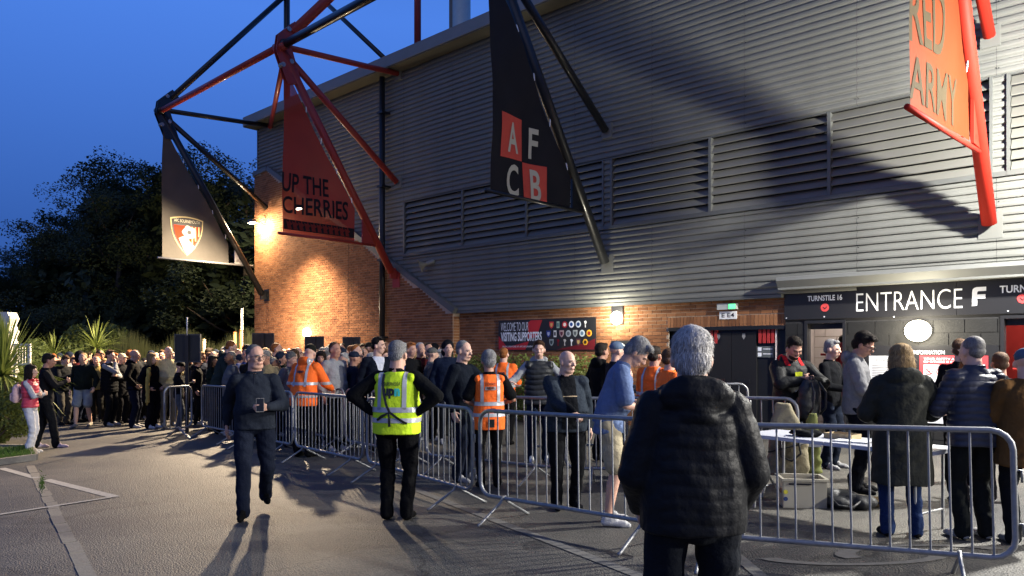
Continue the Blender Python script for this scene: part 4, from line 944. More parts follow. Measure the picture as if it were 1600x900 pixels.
def hand(b, J, sd, det, skinr=1.0):
    sg = 1 if sd == 'R' else -1; W_ = J['W' + sd]; a = (W_ - J['E' + sd]).normalized(); curl, wax = J['curl' + sd]
    w0 = Vector({'x': (1, 0, 0), 'y': (0, 1, 0), 'z': (0, 0, 1)}[wax]); w_ = (w0 - a * w0.dot(a)).normalized(); n = a.cross(w_)
    inner = Vector((-sg, 0, 0)) if wax == 'y' else (Vector((0, 0, -1)) if wax == 'x' else Vector((0, -1, 0)) * 1)
    if n.dot(inner) < 0: n = -n
    # palm
    for o in (-.026, -.009, .009, .026): b.cap(W_ + w_ * o * .7, W_ + a * .085 + w_ * o, .017, .015, 8)
    tw = w_ if wax != 'x' else -w_ * sg
    for i, (o, L) in enumerate(((.030, .070), (.010, .080), (-.010, .075), (-.030, .060))):
        o_ = o * (1 if tw is w_ else 1); p = W_ + a * .088 + tw * o_; c1 = curl * 1.0 + i * .05
        d1 = (a * math.cos(c1 * .7) + n * math.sin(c1 * .7) + tw * o * 2).normalized(); p1 = p + d1 * L * .5
        d2 = (a * math.cos(c1 * 1.6) + n * math.sin(c1 * 1.6)).normalized(); p2 = p1 + d2 * L * .35; d3 = (a * math.cos(c1 * 2.3) + n * math.sin(c1 * 2.3)).normalized()
        b.cap(p, p1, .0105, .0095, 8); b.cap(p1, p2, .0095, .009, 8); b.cap(p2, p2 + d3 * L * .25, .009, .008, 8)
    t0 = W_ + a * .03 + tw * .024; t1 = t0 + (a * .6 + tw * .9 + n * .35).normalized() * .042; b.cap(t0, t1, .014, .011, 8); b.cap(t1, t1 + (a * .9 + tw * .25 + n * .4).normalized() * .035, .011, .009, 8)
def body_mesh(sp, J, vox):
    b = MB(); up = J['up']; hd = J['head']; Rh = J['Rh']; bl = sp.get('build', 1.0); fem = sp.get('female', 0); jw = .92 if fem else 1.0
    E = lambda c, r: b.ell(hd(c), [q_ * 1.08 for q_ in r], Rh)
    E((0, -.012, .035), (.074, .094, .082)); E((0, .012, .0), (.070 * jw, .080, .085)); E((0, .022, -.055), (.056 * jw, .066, .060)); E((0, .046, -.092), (.030 * jw, .028, .022))
    E((0, .080, .018), (.048, .018, .011)); E((.036 * jw, .062, -.022), (.022, .024, .022)); E((-.036 * jw, .062, -.022), (.022, .024, .022))
    b.cap(hd((0, .088, .012)), hd((0, .108, -.022)), .009, .0135, 8); E((.011, .098, -.027), (.009, .010, .008)); E((-.011, .098, -.027), (.009, .010, .008))
    E((0, .085, -.054), (.025, .012, .0065)); E((0, .082, -.066), (.020, .012, .008))
    for sg in (-1, 1): E((sg * .079, -.004, -.010), (.012, .020, .032))
    if bl > 1.08: E((0, .03, -.085), (.06, .05, .035))
    nr = .060 * (1 + (bl - 1) * .8) * (.86 if fem else 1)
    b.cap(hd((0, -.014, -.045)), up((0, -.015, 1.44)), nr, nr * 1.12, 14)
    b.loft([(0, 0, .90, .125 * bl, .085 * bl), (0, 0, 1.10, .115 * bl, .08 * bl), (0, 0, 1.30, .135, .09), (0, 0, 1.39, .12, .075), (0, 0, 1.45, .07, .05)], 18) if sp.get('lean', 0) == 0 else b.cap(up((0, 0, .95)), up((0, 0, 1.38)), .10 * bl, .11, 14)
    for sd in 'RL':
        S, E_, W_ = J['S' + sd], J['E' + sd], J['W' + sd]; b.cap(up((0, 0, 1.36)), S, .055, .042, 10); b.cap(S, E_, .045, .038, 10); b.cap(E_, E_.lerp(W_, .35), .039, .038, 10); b.cap(E_.lerp(W_, .35), W_, .038, .026, 10)
        hand(b, J, sd, vox)
        H_, K, A = J['H' + sd], J['K' + sd], J['A' + sd]; L_ = 1 if sp.get('legs') == 'shorts' else .62
        b.cap(Vector((0, 0, .95)), H_, .07, .07 * L_, 10); b.cap(H_, K, .07 * L_, .052 * L_, 12); b.cap(K, K.lerp(A, .35) + Vector((0, -.012, 0)), .048 * L_, .055 * L_, 12); b.cap(K.lerp(A, .35) + Vector((0, -.012, 0)), A, .055 * L_, .034 * L_, 12); b.cap(A, A + Vector((0, .06, -.045)), .034 * L_, .022, 10)
    return solidify(b, vox, 'body', 2)
def fur(me, J, n, L, seed, wk=1.0):
    rg = random.Random(seed); P_ = me.polygons; k = len(P_); vs = [tuple(v.co) for v in me.vertices]; fs = [tuple(p.vertices) for p in P_]; Rh = J['Rh']; nv0 = len(vs)
    crown = J['head']((0, -.06, .12)); 
    for _ in range(int(n)):
        p = P_[rg.randrange(k)]; c = p.center.copy(); nn = p.normal.copy(); 
        if nn.length < .5: continue
        flow = (c - crown); flow = flow - nn * flow.dot(nn)
        if flow.length < 1e-4: flow = nn.orthogonal()
        flow = (flow.normalized() + Vector((rg.gauss(0, .18), rg.gauss(0, .18), rg.gauss(0, .18) - .35))).normalized()
        q = flow.cross(nn); q = q.normalized() if q.length > 1e-4 else nn.orthogonal(); l = L * rg.uniform(.6, 1.25); w_ = .0013 * wk * rg.uniform(.7, 1.4)
        a = c - nn * .002; m_ = c + flow * l * .5 + nn * l * .10; e = c + flow * l + nn * l * .05; i = len(vs)
        vs += [tuple(a - q * w_), tuple(a + q * w_), tuple(m_ + q * w_ * .8), tuple(m_ - q * w_ * .8), tuple(e)]; fs += [(i, i + 1, i + 2, i + 3), (i + 3, i + 2, i + 4)]
    r = bpy.data.meshes.new('hair'); r.from_pydata(vs, [], fs); r.polygons.foreach_set('use_smooth', [True] * len(fs)); r.update(); bpy.data.meshes.remove(me); return r
def hair_mesh(style, J, vox, seed=0):
    if style in ('bald', None): return None
    b = MB(); hd = J['head']; Rh = J['Rh']; E = lambda c, r: b.ell(hd(c), [q_ * 1.08 for q_ in r], Rh, 18, 12)
    if style == 'fringe':
        E((0, -.050, -.005), (.078, .058, .045)); E((.06, -.02, .0), (.018, .035, .03)); E((-.06, -.02, .0), (.018, .035, .03))
    elif style == 'crop':
        E((0, -.030, .052), (.0765, .088, .076)); E((0, -.056, .0), (.068, .054, .058))
    elif style == 'short':
        E((0, -.024, .056), (.080, .092, .080)); E((0, -.056, .0), (.070, .056, .062)); E((0, .046, .100), (.052, .036, .024)); E((.064, -.006, .040), (.015, .034, .034)); E((-.064, -.006, .040), (.015, .034, .034))
    elif style == 'full':
        E((0, -.025, .056), (.086, .096, .088)); E((0, -.056, -.004), (.076, .062, .074)); E((.02, .045, .102), (.058, .042, .030)); E((.068, -.012, .036), (.018, .038, .042)); E((-.068, -.012, .036), (.018, .038, .042))
    elif style == 'bob':
        E((0, -.022, .050), (.090, .100, .092)); E((0, -.045, -.03), (.100, .080, .115)); E((.075, .012, -.035), (.024, .045, .10)); E((-.075, .012, -.035), (.024, .045, .10)); E((0, .055, .085), (.06, .035, .03))
    elif style == 'long':
        E((0, -.022, .050), (.087, .098, .090)); E((0, -.045, -.04), (.090, .074, .13)); E((.07, .005, -.05), (.022, .045, .12)); E((-.07, .005, -.05), (.022, .045, .12)); E((0, -.075, -.17), (.085, .045, .14)); E((0, .05, .088), (.055, .035, .03))
    elif style == 'pony':
        E((0, -.024, .048), (.081, .094, .086)); E((0, -.045, .0), (.077, .07, .07)); b.cap(hd((0, -.11, .03)), hd((0, -.14, -.13)), .03, .015)
    elif style == 'cap':
        E((0, -.012, .058), (.083, .096, .075)); b.cap(hd((-.035, .075, .045)), hd((-.035, .145, .035)), .013, .009, 8); b.cap(hd((.035, .075, .045)), hd((.035, .145, .035)), .013, .009, 8); b.cap(hd((0, .075, .048)), hd((0, .155, .038)), .013, .009, 8)
        b.cap(hd((-.02, .075, .048)), hd((-.02, .150, .036)), .013, .009, 8); b.cap(hd((.02, .075, .048)), hd((.02, .150, .036)), .013, .009, 8)
    elif style == 'beanie':
        E((0, -.015, .055), (.086, .098, .088)); b.cap(hd((-.04, -.01, .02)), hd((.04, -.01, .02)), .06, .06)
    elif style == 'hood':
        E((0, -.035, .045), (.105, .105, .105)); E((0, -.055, -.05), (.10, .085, .10))
        return solidify(b, vox, 'hood', 2, .004, seed=seed)
    me = solidify(b, vox, 'hair' if style not in ('cap', 'beanie') else style, 1, .0 if style in ('cap', 'beanie') else .0028, fk=2.2, seed=seed)
    if style in ('cap', 'beanie'): return me
    return fur(me, J, {'fringe': .5, 'crop': .7}.get(style, 1.0) * (6500 if vox < .0095 else (1300 if vox < .0125 else 420)), {'crop': .014, 'fringe': .014, 'short': .024, 'full': .034}.get(style, .05), seed, 1.0 if vox < .0125 else 1.8)
def top_mesh(sp, J, vox, kind, long_=True, hem=.86, pad=0.0, quilt=None, name='jacket', seed=0, cut=False, collar=.03, neck=True):
    b = MB(); up = J['up']; bl = sp.get('build', 1.0); be = sp.get('belly', 0); wd = sp.get('wide', 1.0); fem = sp.get('female', 0)
    pad = pad + .008; hx = (.178 + pad) * bl; hy = (.122 + pad) * bl; w_ = .168 if not fem else .138
    rings = [(0, 0, hem, hx * (1.0 if hem > .75 else 1.12), hy * (1.0 if hem > .75 else 1.15)), (0, 0, .97, hx * 1.0, hy * 1.02), (0, be * .5, 1.10, (w_ + pad) * bl + be * .35, (.112 + pad) * bl + be * .55), (0, be * .3, 1.22, (.165 + pad) * (bl * .6 + .4) + be * .15, (.118 + pad) * (bl * .6 + .4) + be * .2),
             (0, 0, 1.33, (.176 + pad) * wd, .118 + pad), (0, -.004, 1.385, (.162 + pad) * wd, .104 + pad), (0, -.008, 1.43, (.118 + pad) * wd, .085 + pad * .7), (0, -.01, 1.47, .078 + pad * .5, .070 + pad * .4)]
    if neck: rings.append((0, -.008, 1.475 + collar, .066 + pad * .4, .066 + pad * .4))
    if hem < .80: rings.insert(1, (0, 0, .88, hx * 1.04, hy * 1.06))
    k = len(b.v); b.loft(rings, 26); b.v[k:] = [tuple(up(v)) if v[2] > .98 else v for v in b.v[k:]]
    if not cut:
        for sd in 'RL':
            S, E_, W_ = J['S' + sd], J['E' + sd], J['W' + sd]; sg = 1 if sd == 'R' else -1; r = .061 + pad * .7 + (bl - 1) * .07
            b.cap(up((sg * .06, -.005, 1.435)), S, .040 + pad * .6, r - .004, 14)
            if long_: b.cap(S, E_, r, r - .006, 14); e = W_ + (W_ - E_).normalized() * -.01; b.cap(E_, e, r - .006, .036 + pad * .55, 14)
            else: b.cap(S, S.lerp(E_, .80), r + .006, r + .010, 14)
    else:
        for sd in 'RL':
            sg = 1 if sd == 'R' else -1; b.cap(up((sg * .07, 0, 1.425)), up((sg * .150 * wd, 0, 1.405)), .045, .052 + pad * .5, 12, flat=((0, 1, 0), 1.7))
    if kind == 'hooded':
        b.ell(up((0, -.095, 1.475)), (.125, .060, .085)); b.cap(up((-.085, -.02, 1.49)), up((.085, -.02, 1.49)), .045, .045)
    if kind == 'bighood':
        b.ell(up((0, -.085, 1.475)), (.165, .075, .095), None, 20, 14); b.ell(up((0, -.045, 1.515)), (.105, .080, .045)); b.cap(up((-.12, -.045, 1.475)), up((.12, -.045, 1.475)), .055, .055); b.ell(up((0, -.105, 1.40)), (.10, .05, .075))
    return solidify(b, vox, name, 2, sp.get('fold', .0062) * (1 if not quilt else .5), quilt, seed=seed)
def legs_mesh(sp, J, vox, kind, seed=0):
    b = MB(); bl = sp.get('build', 1.0); be = sp.get('belly', 0)
    b.ell((0, -.01, .93), (.165 * bl, .122 * bl + be * .2, .10)); b.ell((0, -.035, .90), (.150 * bl, .10 * bl, .095))
    b.loft([(0, 0, .92, .155 * bl, .11 * bl), (0, be * .2, 1.04, .15 * bl + be * .2, .108 * bl + be * .3)], 20)
    for sd in 'RL':
        H_, K, A = J['H' + sd], J['K' + sd], J['A' + sd]; t = .097 * (bl * .7 + .3)
        if kind == 'shorts': b.cap(H_, H_.lerp(K, .5), t + .004, t - .002, 16); b.cap(H_.lerp(K, .5), H_.lerp(K, .86), t - .002, t - .002, 16)
        else:
            sl = sp.get('slim', 0); b.cap(H_, H_.lerp(K, .5), t, t - .008, 16); b.cap(H_.lerp(K, .5), K, t - .008, .076 - sl, 16); b.cap(K, A + Vector((0, -.005, .02)), .076 - sl, .066 - sl, 14); b.cap(A + Vector((0, -.01, .10)), A + Vector((0, -.005, -.02)), .066 - sl, .068 - sl, 14)
    return solidify(b, vox, 'trousers' if kind != 'shorts' else 'shorts', 2, .0062, None, 1.1, seed)
def shoe_mesh(J, sd, vox):
    b = MB(); A = J['A' + sd]; g = A + Vector((0, 0, -.085)); sg = 1 if sd == 'R' else -1; d = Vector((sg * .14, 1, 0)).normalized()
    b.cap(g + Vector((0, -.025, .04)), g + d * .15 + Vector((0, 0, .034)), .040, .036, 12, flat=((0, 0, 1), .9)); b.cap(g + Vector((0, -.015, .07)), g + d * .06 + Vector((0, 0, .065)), .042, .034, 12); b.cap(g + d * .13 + Vector((0, 0, .026)), g + d * .185 + Vector((0, 0, .022)), .036, .026, 12)
    m = min(v[2] for v in b.v); b.v = [(x, y, max(z, g.z + .002)) for x, y, z in b.v]; return solidify(b, max(.008, vox * .8), 'shoe', 1)
KIT = {}
def kit(sp):
    key = repr(sorted((k, repr(v)) for k, v in sp.items() if k not in ('cols',)))
    if key in KIT: return KIT[key]
    J = pose(sp); vx = sp.get('vox', .010); sd_ = sp.get('seed', 1); P_ = []; 
    P_.append(('body', body_mesh(sp, J, sp.get('bvox', vx)), 'skin'))
    for st in sp.get('hair', ['short']) if isinstance(sp.get('hair', 'short'), (list, tuple)) else [sp.get('hair', 'short')]:
        h = hair_mesh(st, J, min(vx, .010), sd_)
        if h: P_.append((h.name.split('.')[0], h, 'hat' if st in ('cap', 'beanie', 'hood') else 'hair'))
    tp = sp.get('top', 'jacket'); pad = sp.get('pad', .0)
    P_.append((sp.get('topname', 'jacket'), top_mesh(sp, J, vx, sp.get('style', ''), tp != 'tee', sp.get('hem', .86), pad, sp.get('quilt'), sp.get('topname', 'jacket'), sd_, collar=sp.get('collar', .03)), 'top'))
    if sp.get('vest'): P_.append((sp.get('vestname', 'vest'), top_mesh(sp, J, vx * .9, sp.get('veststyle', ''), False, sp.get('vhem', .80), pad + sp.get('vpad', .016), sp.get('vquilt'), sp.get('vestname', 'vest'), sd_ + 3, cut=True, collar=.0, neck=sp.get('vneck', False)), 'vest'))
    P_.append(('trousers' if sp.get('legs') != 'shorts' else 'shorts', legs_mesh(sp, J, vx, sp.get('legs', 'trousers'), sd_), 'legs'))
    for s in 'RL': P_.append(('shoe', shoe_mesh(J, s, vx), 'shoes'))
    hd = J['head']; Rh = J['Rh']
    if sp.get('face', 1):
        for sg in (-1, 1):
            e1 = MB(); e1.ell(hd((sg * .031, .0765, .003)), (.0120, .0095, .0060), Rh, 10, 7); P_.append(('eye', e1.mesh('eye', True), 'eye'))
            e2 = MB(); e2.cap(hd((sg * .016, .0965, .022)), hd((sg * .048, .085, .021)), .0042, .0028, 6); P_.append(('eyebrow', e2.mesh('eyebrow', True), 'brow'))
        e3 = MB(); e3.cap(hd((-.020, .0950, -.0605)), hd((.020, .0950, -.0605)), .0042, .0042, 6); P_.append(('lips', e3.mesh('lips', True), 'lips'))
    if sp.get('beard'):
        bb = MB(); bb.ell(hd((0, .030, -.072)), (.060, .064, .048), Rh, 16, 10); bb.ell(hd((0, .085, -.042)), (.028, .014, .006), Rh); P_.append(('beard', solidify(bb, .008, 'beard', 1, .002, fk=2), 'beard'))
    if sp.get('glasses'):
        g = MB()
        for sg in (-1, 1):
            g.path([hd((sg * .034 + .025 * math.cos(a * .5236), .104, .0 + .018 * math.sin(a * .5236))) for a in range(12)], .0025, 6, True); g.path([hd((sg * .058, .103, .006)), hd((sg * .078, .05, .006)), hd((sg * .080, -.02, .0))], .0025, 6)
        g.path([hd((-.010, .106, .004)), hd((.010, .106, .004))], .0025, 6); P_.append(('glasses', g.mesh('glasses', True), 'glasses'))
    KIT[key] = (P_, J); return KIT[key]
SKIN = [mat('skin_a', (.50, .29, .21), .55, var=.1, scale=25, bump=.1, bscale=120), mat('skin_b', (.58, .36, .27), .55, var=.1, scale=25, bump=.1, bscale=120), mat('skin_c', (.42, .22, .15), .55, var=.12, scale=25, bump=.1, bscale=120), mat('skin_d', (.20, .10, .06), .55, var=.12, scale=25, bump=.1, bscale=120)]
def hairm(c):
    if 'hair_' + c in MATS: return MATS['hair_' + c]
    m = mat('hair_' + c, {'white': (.50, .49, .48), 'grey': (.30, .30, .30), 'dark': (.022, .016, .012), 'brown': (.09, .05, .028), 'blond': (.33, .22, .10), 'ginger': (.28, .10, .03), 'salt': (.17, .165, .16)}[c], .65, var=.45, scale=7, stretch=(9, 9, 1.2), bump=.6, bscale=22, spec=.15)
    n = m.node_tree; bs = n.nodes['Principled BSDF']; src = bs.inputs['Base Color'].links[0].from_socket; g = n.nodes.new('ShaderNodeNewGeometry'); r = n.nodes.new('ShaderNodeValToRGB')
    r.color_ramp.elements[0].color = (.35, .34, .33, 1); r.color_ramp.elements[1].color = (1.35, 1.33, 1.3, 1); x = n.nodes.new('ShaderNodeMix'); x.data_type = 'RGBA'; x.blend_type = 'MULTIPLY'; x.inputs[0].default_value = 1
    n.links.new(g.outputs['Random Per Island'], r.inputs[0]); n.links.new(src, x.inputs[6]); n.links.new(r.outputs[0], x.inputs[7]); n.links.new(x.outputs[2], bs.inputs['Base Color']); return m
M_eye = mat('eye_dark', (.03, .02, .018), .25); M_lips = mat('lips', (.32, .12, .10), .5); M_glass = mat('glasses_black', (.015, .015, .015), .3)
def person(x, ytop, d, face, sp, cols, label, group=None, H=None, gadd=0.0, cat='person'):
    X = (x - 800) / F * d; g = gz(X) + gadd; top = CAMZ + (HZ - ytop) / F * d if ytop is not None else g + H
    P_, J = kit(sp); hh = J['head']((0, 0, .125)).z; s = (top - g) / hh
    t = thing('person', label, cat, (X, d, g), -R(face), group, s)
    cols = dict(cols)
    for nm, me, slot in P_:
        if slot == 'skin': m = SKIN[cols.get('skin', 0)]
        elif slot in ('hair', 'beard'): m = hairm(cols.get('beard' if slot == 'beard' and 'beard' in cols else 'hair', 'brown'))
        elif slot == 'brow': m = hairm({'white': 'grey', 'blond': 'brown', 'grey': 'salt'}.get(cols.get('hair', 'brown'), cols.get('hair', 'brown')))
        elif slot == 'eye': m = M_eye
        elif slot == 'lips': m = M_lips
        elif slot == 'glasses': m = M_glass
        else:
            c = cols.get(slot, '#16171a'); m = cloth(c) if isinstance(c, str) and c.startswith('#') else c
        put(nm, me, m, t)
    return t, J, s
def pmesh(P_, name): return [me for nm, me, sl in P_ if nm == name][0]
def patch(me, planes, off, name):
    """piece of a garment cut out by planes ((point), (normal)): the side the normals point to is removed; lifted off the cloth"""
    bm = bmesh.new(); bm.from_mesh(me)
    for p, n in planes: bmesh.ops.bisect_plane(bm, geom=bm.verts[:] + bm.edges[:] + bm.faces[:], plane_co=p, plane_no=n, clear_outer=True)
    bm.normal_update()
    for v in bm.verts: v.co += v.normal * off
    r = bpy.data.meshes.new(name); bm.to_mesh(r); bm.free(); r.polygons.foreach_set('use_smooth', [True] * len(r.polygons)); return r
M_strip = mat('reflective_grey', (.42, .43, .45), .35, metal=.2, var=.08); M_hivis = mat('hivis_yellow', (.56, .80, .02), .75, var=.08, bump=.8, bscale=13); M_orange = mat('hivis_orange', (.90, .145, .015), .75, var=.08, bump=.8, bscale=13)
def strips(t, me, bands, verticals=(), m=M_strip, back=None, vz=(1.10, 1.6)):
    for (a, c) in bands: put('reflective_strip', patch(me, [((0, 0, a), (0, 0, -1)), ((0, 0, c), (0, 0, 1))], .005, 'reflective_strip'), m, t)
    for (a, c, n0, n1) in verticals:
        put('reflective_strip', patch(me, [((a, 0, 0), (-1, n0, 0)), ((c, 0, 0), (1, n1, 0)), ((0, 0, vz[0]), (0, 0, -1))], .005, 'reflective_strip'), m, t)
def vtext(t, me, tx, x0, x1, z0, z1, m, off=.01, side=-1, lift=.009):
    bv = BVHTree.FromPolygons([v.co[:] for v in me.vertices], [p.vertices[:] for p in me.polygons]); v, f = subdiv_text(tx, off); b = MB(); vs = []
    for a, c in v:
        x = x0 + (x1 - x0) * a; z = z0 + (z1 - z0) * c; h = bv.ray_cast(Vector((x, side * 1.0, z)), Vector((0, -side, 0)))
        vs.append((x, (h[0].y if h[0] else 0) + side * lift, z))
    b.add(vs, f); b.build('lettering', m, t)
def held(name, label, cat, world, rot=(0, 0, 0), scale=1):
    o = thing(name, label, cat, world, rot[2]); o.rotation_euler = rot; o.scale = (scale,) * 3; return o
def wpt(t, s, v):   # person-local point -> world
    return t.location + Matrix.Rotation(t.rotation_euler[2], 3, 'Z') @ (Vector(v) * s)
def phone(t, J, s, sd, label, glow=0, tilt=0):
    W_ = J['W' + sd]; a = (W_ - J['E' + sd]).normalized(); p = wpt(t, s, W_ + a * .10 + Vector((0, .0, .03))); o = held('phone', label, 'phone', p, (R(-60 + tilt), 0, t.rotation_euler[2]))
    MB().box((-.037, -.075, -.004), (.037, .075, .004)).build('case', cloth('#a09a90'), o); MB().box((-.034, -.071, .0042), (.034, .071, .0052)).build('screen', mat('phone_screen', (.7, .8, 1), .3, emit=glow or .01) if glow else M_black, o)
BK = '#14161a'
def T(**k): return k
# ---- the man in the black padded jacket, nearest the camera
sp = T(vox=.0085, bvox=.009, build=1.16, wide=1.00, belly=.07, pad=.020, hem=.86, style='bighood', quilt=(.054, .0052, .160), collar=.02, hair='full', arms={'R': ((.235, .15, .93), (.5, -1, 0), 'y', .5), 'L': ((.225, .15, .93), (.5, -1, 0), 'y', .5)}, head=(4, 6), feet=.14, seed=5, fold=.009)
t, J, s = person(1082, 515, 3.3, 3, sp, T(hair='white', skin=1, top=mat('padded_black', (.010, .0105, .012), .5, var=.2, bump=.5, bscale=18, spec=.09), legs='#14171d', shoes='#101010'), 'large white-haired man in a black padded hooded jacket, back to the camera in the foreground')
# ---- walking man with phone
sp = T(vox=.0085, bvox=.0075, build=1.10, belly=.04, wide=1.04, hair='crop', glasses=1, walk=.24, lift=.09, arms={'R': 'back', 'L': ((.12, .30, 1.14), (.9, -.2, -1), 'z', .8)}, head=(-30, 0), top='jumper', topname='jumper', hem=.90, seed=2, collar=.02)
t, J, s = person(398, 538, 7.7, 162, sp, T(hair='salt', skin=0, top=mat('navy_knit', (.016, .020, .029), .95, var=.35, scale=30, bump=.55, bscale=17, spec=.08), legs='#161b28', shoes='#0e0e0e'), 'man in glasses and navy zip-neck jumper walking past with a phone in his hand')
me = pmesh(kit(sp)[0], 'jumper')
put('zip', patch(me, [((.006, 0, 0), (1, 0, 0)), ((-.006, 0, 0), (-1, 0, 0)), ((0, 0, 1.36), (0, 0, -1)), ((0, .0, 0), (0, -1, 0))], .004, 'zip'), M_black, t)
put('collar', patch(me, [((0, 0, 1.475), (0, 0, -1))], .010, 'collar'), cloth('#1d2430'), t)
phone(t, J, s, 'L', 'phone in a pale case in the hand of the walking man in the navy jumper', 0)
# ---- supervisor
sp = T(vox=.0085, bvox=.008, build=1.18, wide=1.12, belly=.05, vest=1, hair='short', arms={'R': ((.205, -.05, 1.07), (1, -.25, -.1), 'z', .9), 'L': ((.215, -.04, 1.06), (1, -.25, -.1), 'z', .9)}, head=(12, 4), vhem=.86, seed=8, feet=.10, collar=.035, fold=.003)
t, J, s = person(620, 533, 7.35, 8, sp, T(hair='grey', skin=0, vest=M_hivis, top='#0f1012', legs='#0d0d0f', shoes='#0b0b0b'), 'grey-haired supervisor in a yellow high-visibility vest standing with hands on hips, seen from behind')
me = pmesh(kit(sp)[0], 'vest')
strips(t, me, [(1.075, 1.125)], [(-.155, -.115, .0, .0), (.095, .135, .0, .0)]); strips(t, me, [(.975, 1.02)])
vtext(t, me, 'SUPERVISOR', -.09, .08, 1.335, 1.37, M_black); vtext(t, me, 'up', -.095, .02, 1.21, 1.31, M_black, .05); vtext(t, me, 'n', .022, .078, 1.235, 1.31, mat('teal_print', (.05, .55, .50), .6), .06)
bt = MB()
def strap(t, me, pts, w_, name, m=M_black, side=-1):
    bv = BVHTree.FromPolygons([v.co[:] for v in me.vertices], [p.vertices[:] for p in me.polygons]); b = MB(); L = []
    for i, (x, z) in enumerate(pts):
        h = bv.ray_cast(Vector((x, side * 1.0, z)), Vector((0, -side, 0))); L.append(Vector((x, (h[0].y if h[0] else 0) + side * .012, z)))
    vs = []
    for i, p in enumerate(L):
        d = (L[min(i + 1, len(L) - 1)] - L[max(i - 1, 0)]).normalized(); q = Vector((-d.z, 0, d.x)).normalized() * w_ / 2; vs += [p - q, p + q, p + q + Vector((0, side * .008, 0)), p - q + Vector((0, side * .008, 0))]
    b.add(vs, [(4 * i + j, 4 * i + (j + 1) % 4, 4 * i + 4 + (j + 1) % 4, 4 * i + 4 + j) for i in range(len(L) - 1) for j in range(4)]); b.build(name, m, t)
strap(t, me, [(-.10, 1.45), (-.10, 1.36), (-.085, 1.26), (-.06, 1.16), (-.02, 1.08), (.05, 1.03), (.12, .985), (.15, .97)], .022, 'radio_strap'); strap(t, me, [(-.15, 1.0), (-.10, 1.04), (-.03, 1.075), (-.02, 1.0), (-.018, .94)], .024, 'radio_strap')
# ---- steward in orange jacket, leaning
sp = T(vox=.010, build=1.06, wide=1.02, pad=.02, style='hooded', hair='cap', lean=13, lean_arms=0, arms={'R': ((.20, .45, 1.05), (.7, -.4, -1), 'x', .8), 'L': ((.20, .32, 1.02), (.7, -.4, -1), 'x', .8)}, head=(-10, 10), hem=.80, seed=9)
t, J, s = person(474, 540, 12.0, 20, sp, T(hat='#191b18', skin=1, top=M_orange, legs='#101012', shoes='#0c0c0c'), 'steward in a long-sleeved orange high-visibility coat leaning forward into the queue, seen from behind')
me = pmesh(kit(sp)[0], 'jacket'); strips(t, me, [(1.12, 1.165), (.93, .965)], [(-.12, -.085, 0, 0), (.085, .12, 0, 0)]); vtext(t, me, 'upn', -.06, .06, 1.30, 1.345, M_black, .05)
# ---- conversation group in the middle
sp = T(vox=.009, bvox=.009, build=1.12, wide=1.05, belly=.04, hair='crop', arms={'L': ((.28, .46, 1.24), (.5, -.5, -1), 'x', .25), 'R': 'down'}, head=(8, 6), seed=11, hem=.84)
person(722, 532, 9.5, 118, sp, T(hair='salt', skin=1, top='#11161f', legs='#131826', shoes='#8f8f90'), 'heavy-set balding man in a navy jacket gesturing towards the nearest orange-vested steward')
sp = T(vox=.0085, bvox=.009, build=1.0, wide=1.0, hair='full', vest=1, arms={'R': ((.22, .22, 1.08), (.8, -.5, -1), 'z', .8), 'L': ((.14, .16, 1.04), (1, -.6, -.6), 'z', .8)}, head=(-8, 4), top='tee', vhem=.76, seed=12, slim=.012, fold=.003)
t, J, s = person(764, 548, 8.95, 350, sp, T(hair='grey', skin=2, vest=M_orange, top='#0f1012', legs='#101012', shoes='#0c0c0c'), 'grey-haired steward in a sleeveless orange vest numbered 150, back to the camera')
me = pmesh(kit(sp)[0], 'vest'); strips(t, me, [(1.07, 1.12), (.93, .975)], [(-.125, -.085, 0, 0), (.085, .125, 0, 0)]); vtext(t, me, 'STEWARD', -.07, .07, 1.33, 1.365, M_black); vtext(t, me, '150', .01, .065, 1.005, 1.045, M_black)
put('badge', patch(me, [((-.07, 0, 0), (-1, 0, 0)), ((.07, 0, 0), (1, 0, 0)), ((0, 0, 1.27), (0, 0, -1)), ((0, 0, 1.315), (0, 0, 1)), ((0, 0, 0), (0, 1, 0))], .005, 'badge'), cloth('#9a9290'), t); vtext(t, me, 'upn', -.045, .045, 1.272, 1.312, cloth('#5a3020'), .04, lift=.016)
put('pouch', patch(me, [((-.03, 0, 0), (-1, 0, 0)), ((.045, 0, 0), (1, 0, 0)), ((0, 0, .80), (0, 0, -1)), ((0, 0, .90), (0, 0, 1)), ((0, 0, 0), (0, 1, 0))], .02, 'pouch'), cloth('#23282a'), t)
sp = T(vox=.009, bvox=.009, build=1.0, hair='short', vest=1, vestname='gilet', vquilt=(.075, .012, .5), vpad=.03, vneck=True, style='hooded', arms={'R': 'wide', 'L': 'wide'}, head=(6, 4), vhem=.84, seed=13)
person(842, 532, 11.0, 176, sp, T(hair='brown', skin=1, vest=mat('gilet_black', (.018, .02, .022), .5, var=.2, bump=.2), top='#8b8d8f', legs='#1a2130', shoes='#b8b8b8'), 'smiling man in grey hoodie and black padded gilet, arms spread along the rail')
sp = T(vox=.012, build=1.05, wide=1.02, pad=.018, style='', hair='crop', arms={'R': 'front', 'L': 'front'}, hem=.80, seed=14)
t, J, s = person(787, 543, 13.0, 15, sp, T(hair='ginger', skin=1, top=M_orange, legs='#101012', shoes='#0c0c0c'), 'further steward in an orange coat with short reddish hair, beyond the numbered steward')
me = pmesh(kit(sp)[0], 'jacket'); strips(t, me, [(1.05, 1.10)], [(-.12, -.085, 0, 0), (.085, .12, 0, 0)]); vtext(t, me, 'upn', -.06, .06, 1.28, 1.33, M_black, .05)
